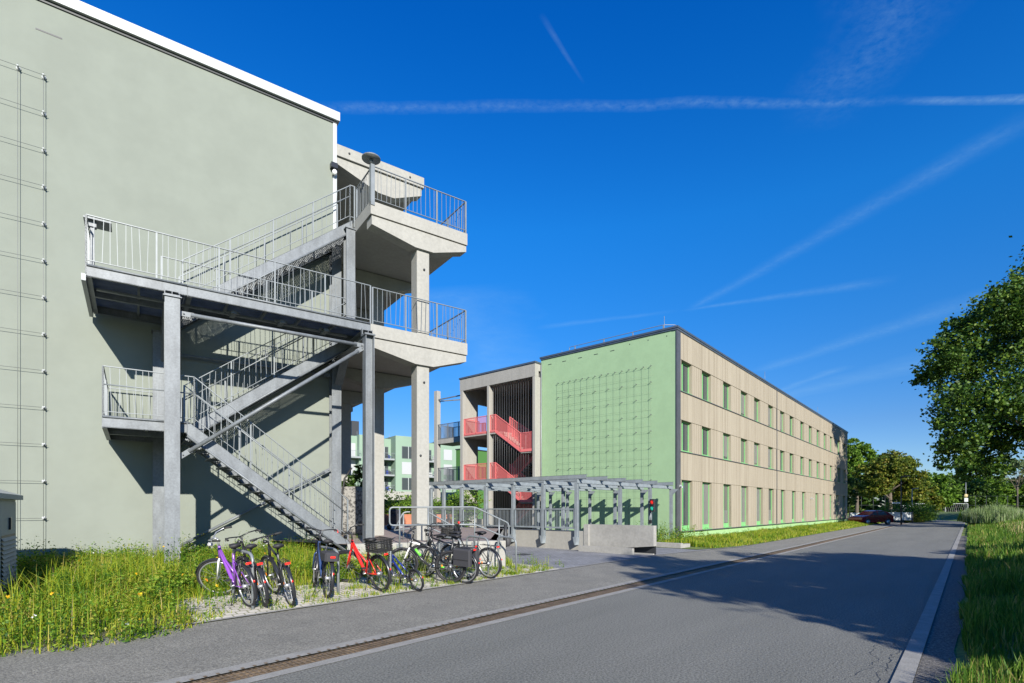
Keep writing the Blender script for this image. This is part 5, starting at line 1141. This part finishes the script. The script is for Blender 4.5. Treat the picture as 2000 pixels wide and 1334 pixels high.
dk = thing('parked_car', 'dark small car standing far off beside the first football goal', 'car', WF, (66,92,0)); mb = MB(); mb.bbox(64.6,67.2,91.4,93,.3,.95,.15); mb.bbox(64.9,66.8,91.5,92.9,.95,1.5,.2); part('body', mb, M['dark'], dk)
mb = MB(); [mb.disc((x,91.4,.3),(0,1,0),.3,.15,12) for x in (65.1,66.7)]; part('wheels', mb, M['black'], dk)

# ---------------------------------------------------------------- things behind the staircase and on the forecourt
M['perf'] = mat('perforated_screen', (.22,.215,.20), .85, col2=(.06,.058,.055), scale=13, contrast=(.42,.52), bump=.4)
mb = MB(); n = 26; cx_, cy_ = -5.35, 17.6
mb.path([(cx_,cy_,.8),(cx_,cy_,1.0),(cx_,cy_,2.15),(cx_,cy_,2.35)], [.66,.68,.68,.60], n); solo('planter_column', mb, M['perf'], 'round pale perforated stone planter seen between steel columns', 'planter', WF, (cx_,cy_,.8))
mb = MB(); mb.path([(cx_-.05,cy_-.7,.8),(cx_-.05,cy_-.72,2.0),(cx_+.02,cy_-.65,2.6),(cx_+.2,cy_-.5,2.95)], .03, 8); solo('pole', mb, M['black'], 'dark curved pole leaning on the perforated planter', 'pole', WF, (cx_,cy_-.7,.8))
shrub('shrub', 'green shrub growing out of the perforated planter', 'shrub', [(-5.05,17.6,2.55,.4,.4,.4),(-4.9,17.5,2.85,.25,.25,.35),(-5.5,17.6,2.35,.45,.4,.2)], 1700, .10, M['leaf_d'], 5)
mb = MB(); mb.disc((-4.5,13.6,1.05),(0,-1,0),.065,.01,16); mb.disc((-4.5,13.594,1.05),(0,-1,0),.045,.004,16,1); mb.tube((-4.5,13.61,.3),(-4.5,13.61,1.05),.008,5); solo('reflector_stick', mb, [M['redl'], M['whitep']], 'small round red and white reflector on a thin stick in the weeds', 'reflector', WF, (-4.5,13.6,.3))
fb = thing('flower_bed', 'terracotta coloured raised flower bed on the forecourt', 'flower bed', WF, (-6,27,.8)); mb = MB(); mb.box(-7.6,-3.2,27,28.4,.8,1.35); part('bed_wall', mb, mat('terracotta', (.42,.16,.09), .85, var=.15), fb)
shrub('shrub', 'mixed green planting behind the terracotta bed', 'shrub', [(-7+i*1.1, 28.2+.3*(i%2), 1.35+.3*((i*7)%3)/2, .8, .7, .8) for i in range(5)], 6000, .12, M['leaf_g'], 6)
shrub('shrub', 'dense dark green shrub behind the first pillar', 'shrub', [(-8.2+i*1.3, 31, 1.2+.5*((i*5)%3)/2, 1.1, .8, 1.1) for i in range(4)], 6000, .15, M['leaf_d'], 7)
shrub('shrub', 'leafy shrub beneath the access bridge', 'shrub', [(-3.5,33,1.4,1.0,.8,1.2),(-2.6,33,2.0,.8,.8,1.0),(-4.4,34,1.2,.9,.8,.9)], 5000, .13, M['leaf_g'], 8)
cbk = thing('cargo_trolley', 'black covered cargo trolley with a white base standing behind the handrail', 'trolley', WF, (-4.6,21.5,.8))
mb = MB(); mb.bbox(-4.95,-4.5,21.3,22.0,1.0,1.45,.08); mb.bbox(-4.9,-4.62,21.35,21.9,1.45,1.62,.06); part('cover', mb, M['bag'], cbk); mb = MB(); mb.bbox(-5.0,-4.45,21.25,22.05,.86,1.0,.03); part('base', mb, M['whitep'], cbk)
mb = MB(); [mb.disc((x,21.25,.9),(0,1,0),.1,.05,12) for x in (-4.9,-4.55)]; part('wheels', mb, M['black'], cbk)
# trees that stand outside the frame and shade the road and the facade end
outside('tree behind the camera on the right that shades the near road', 12.0, -3.2, 7.4, 3.6, 2.5, 26000, 51)
outside('second tree behind the camera on the right, beside the first', 17.0, -3.0, 7.8, 4.6, 2.7, 30000, 52)
outside('slender tree right of the road outside the view', 21.5, 6.5, 6.0, 1.8, 1.0, 3500, 53)
outside('tree right of the road outside the view shading the bend', 52, 38.0, 8.5, 3.0, 2.0, 9000, 54, 6)
outside('dense tree right of the road outside the view shading the red car', 43.8, 34.0, 9.2, 3.6, 2.6, 20000, 55, 6)
outside('low bushy tree behind the camera that shades the near verge', 13.4, -2.6, 3.9, 3.3, 2.0, 22000, 56, 2)
outside('bushy tree farther right that shades the near meadow', 19.5, -1.5, 4.6, 4.0, 2.4, 22000, 57, 2)
outside('low tree right behind the camera that shades the verge at the right edge', 10.2, -1.4, 3.7, 2.8, 1.9, 22000, 58, 2)
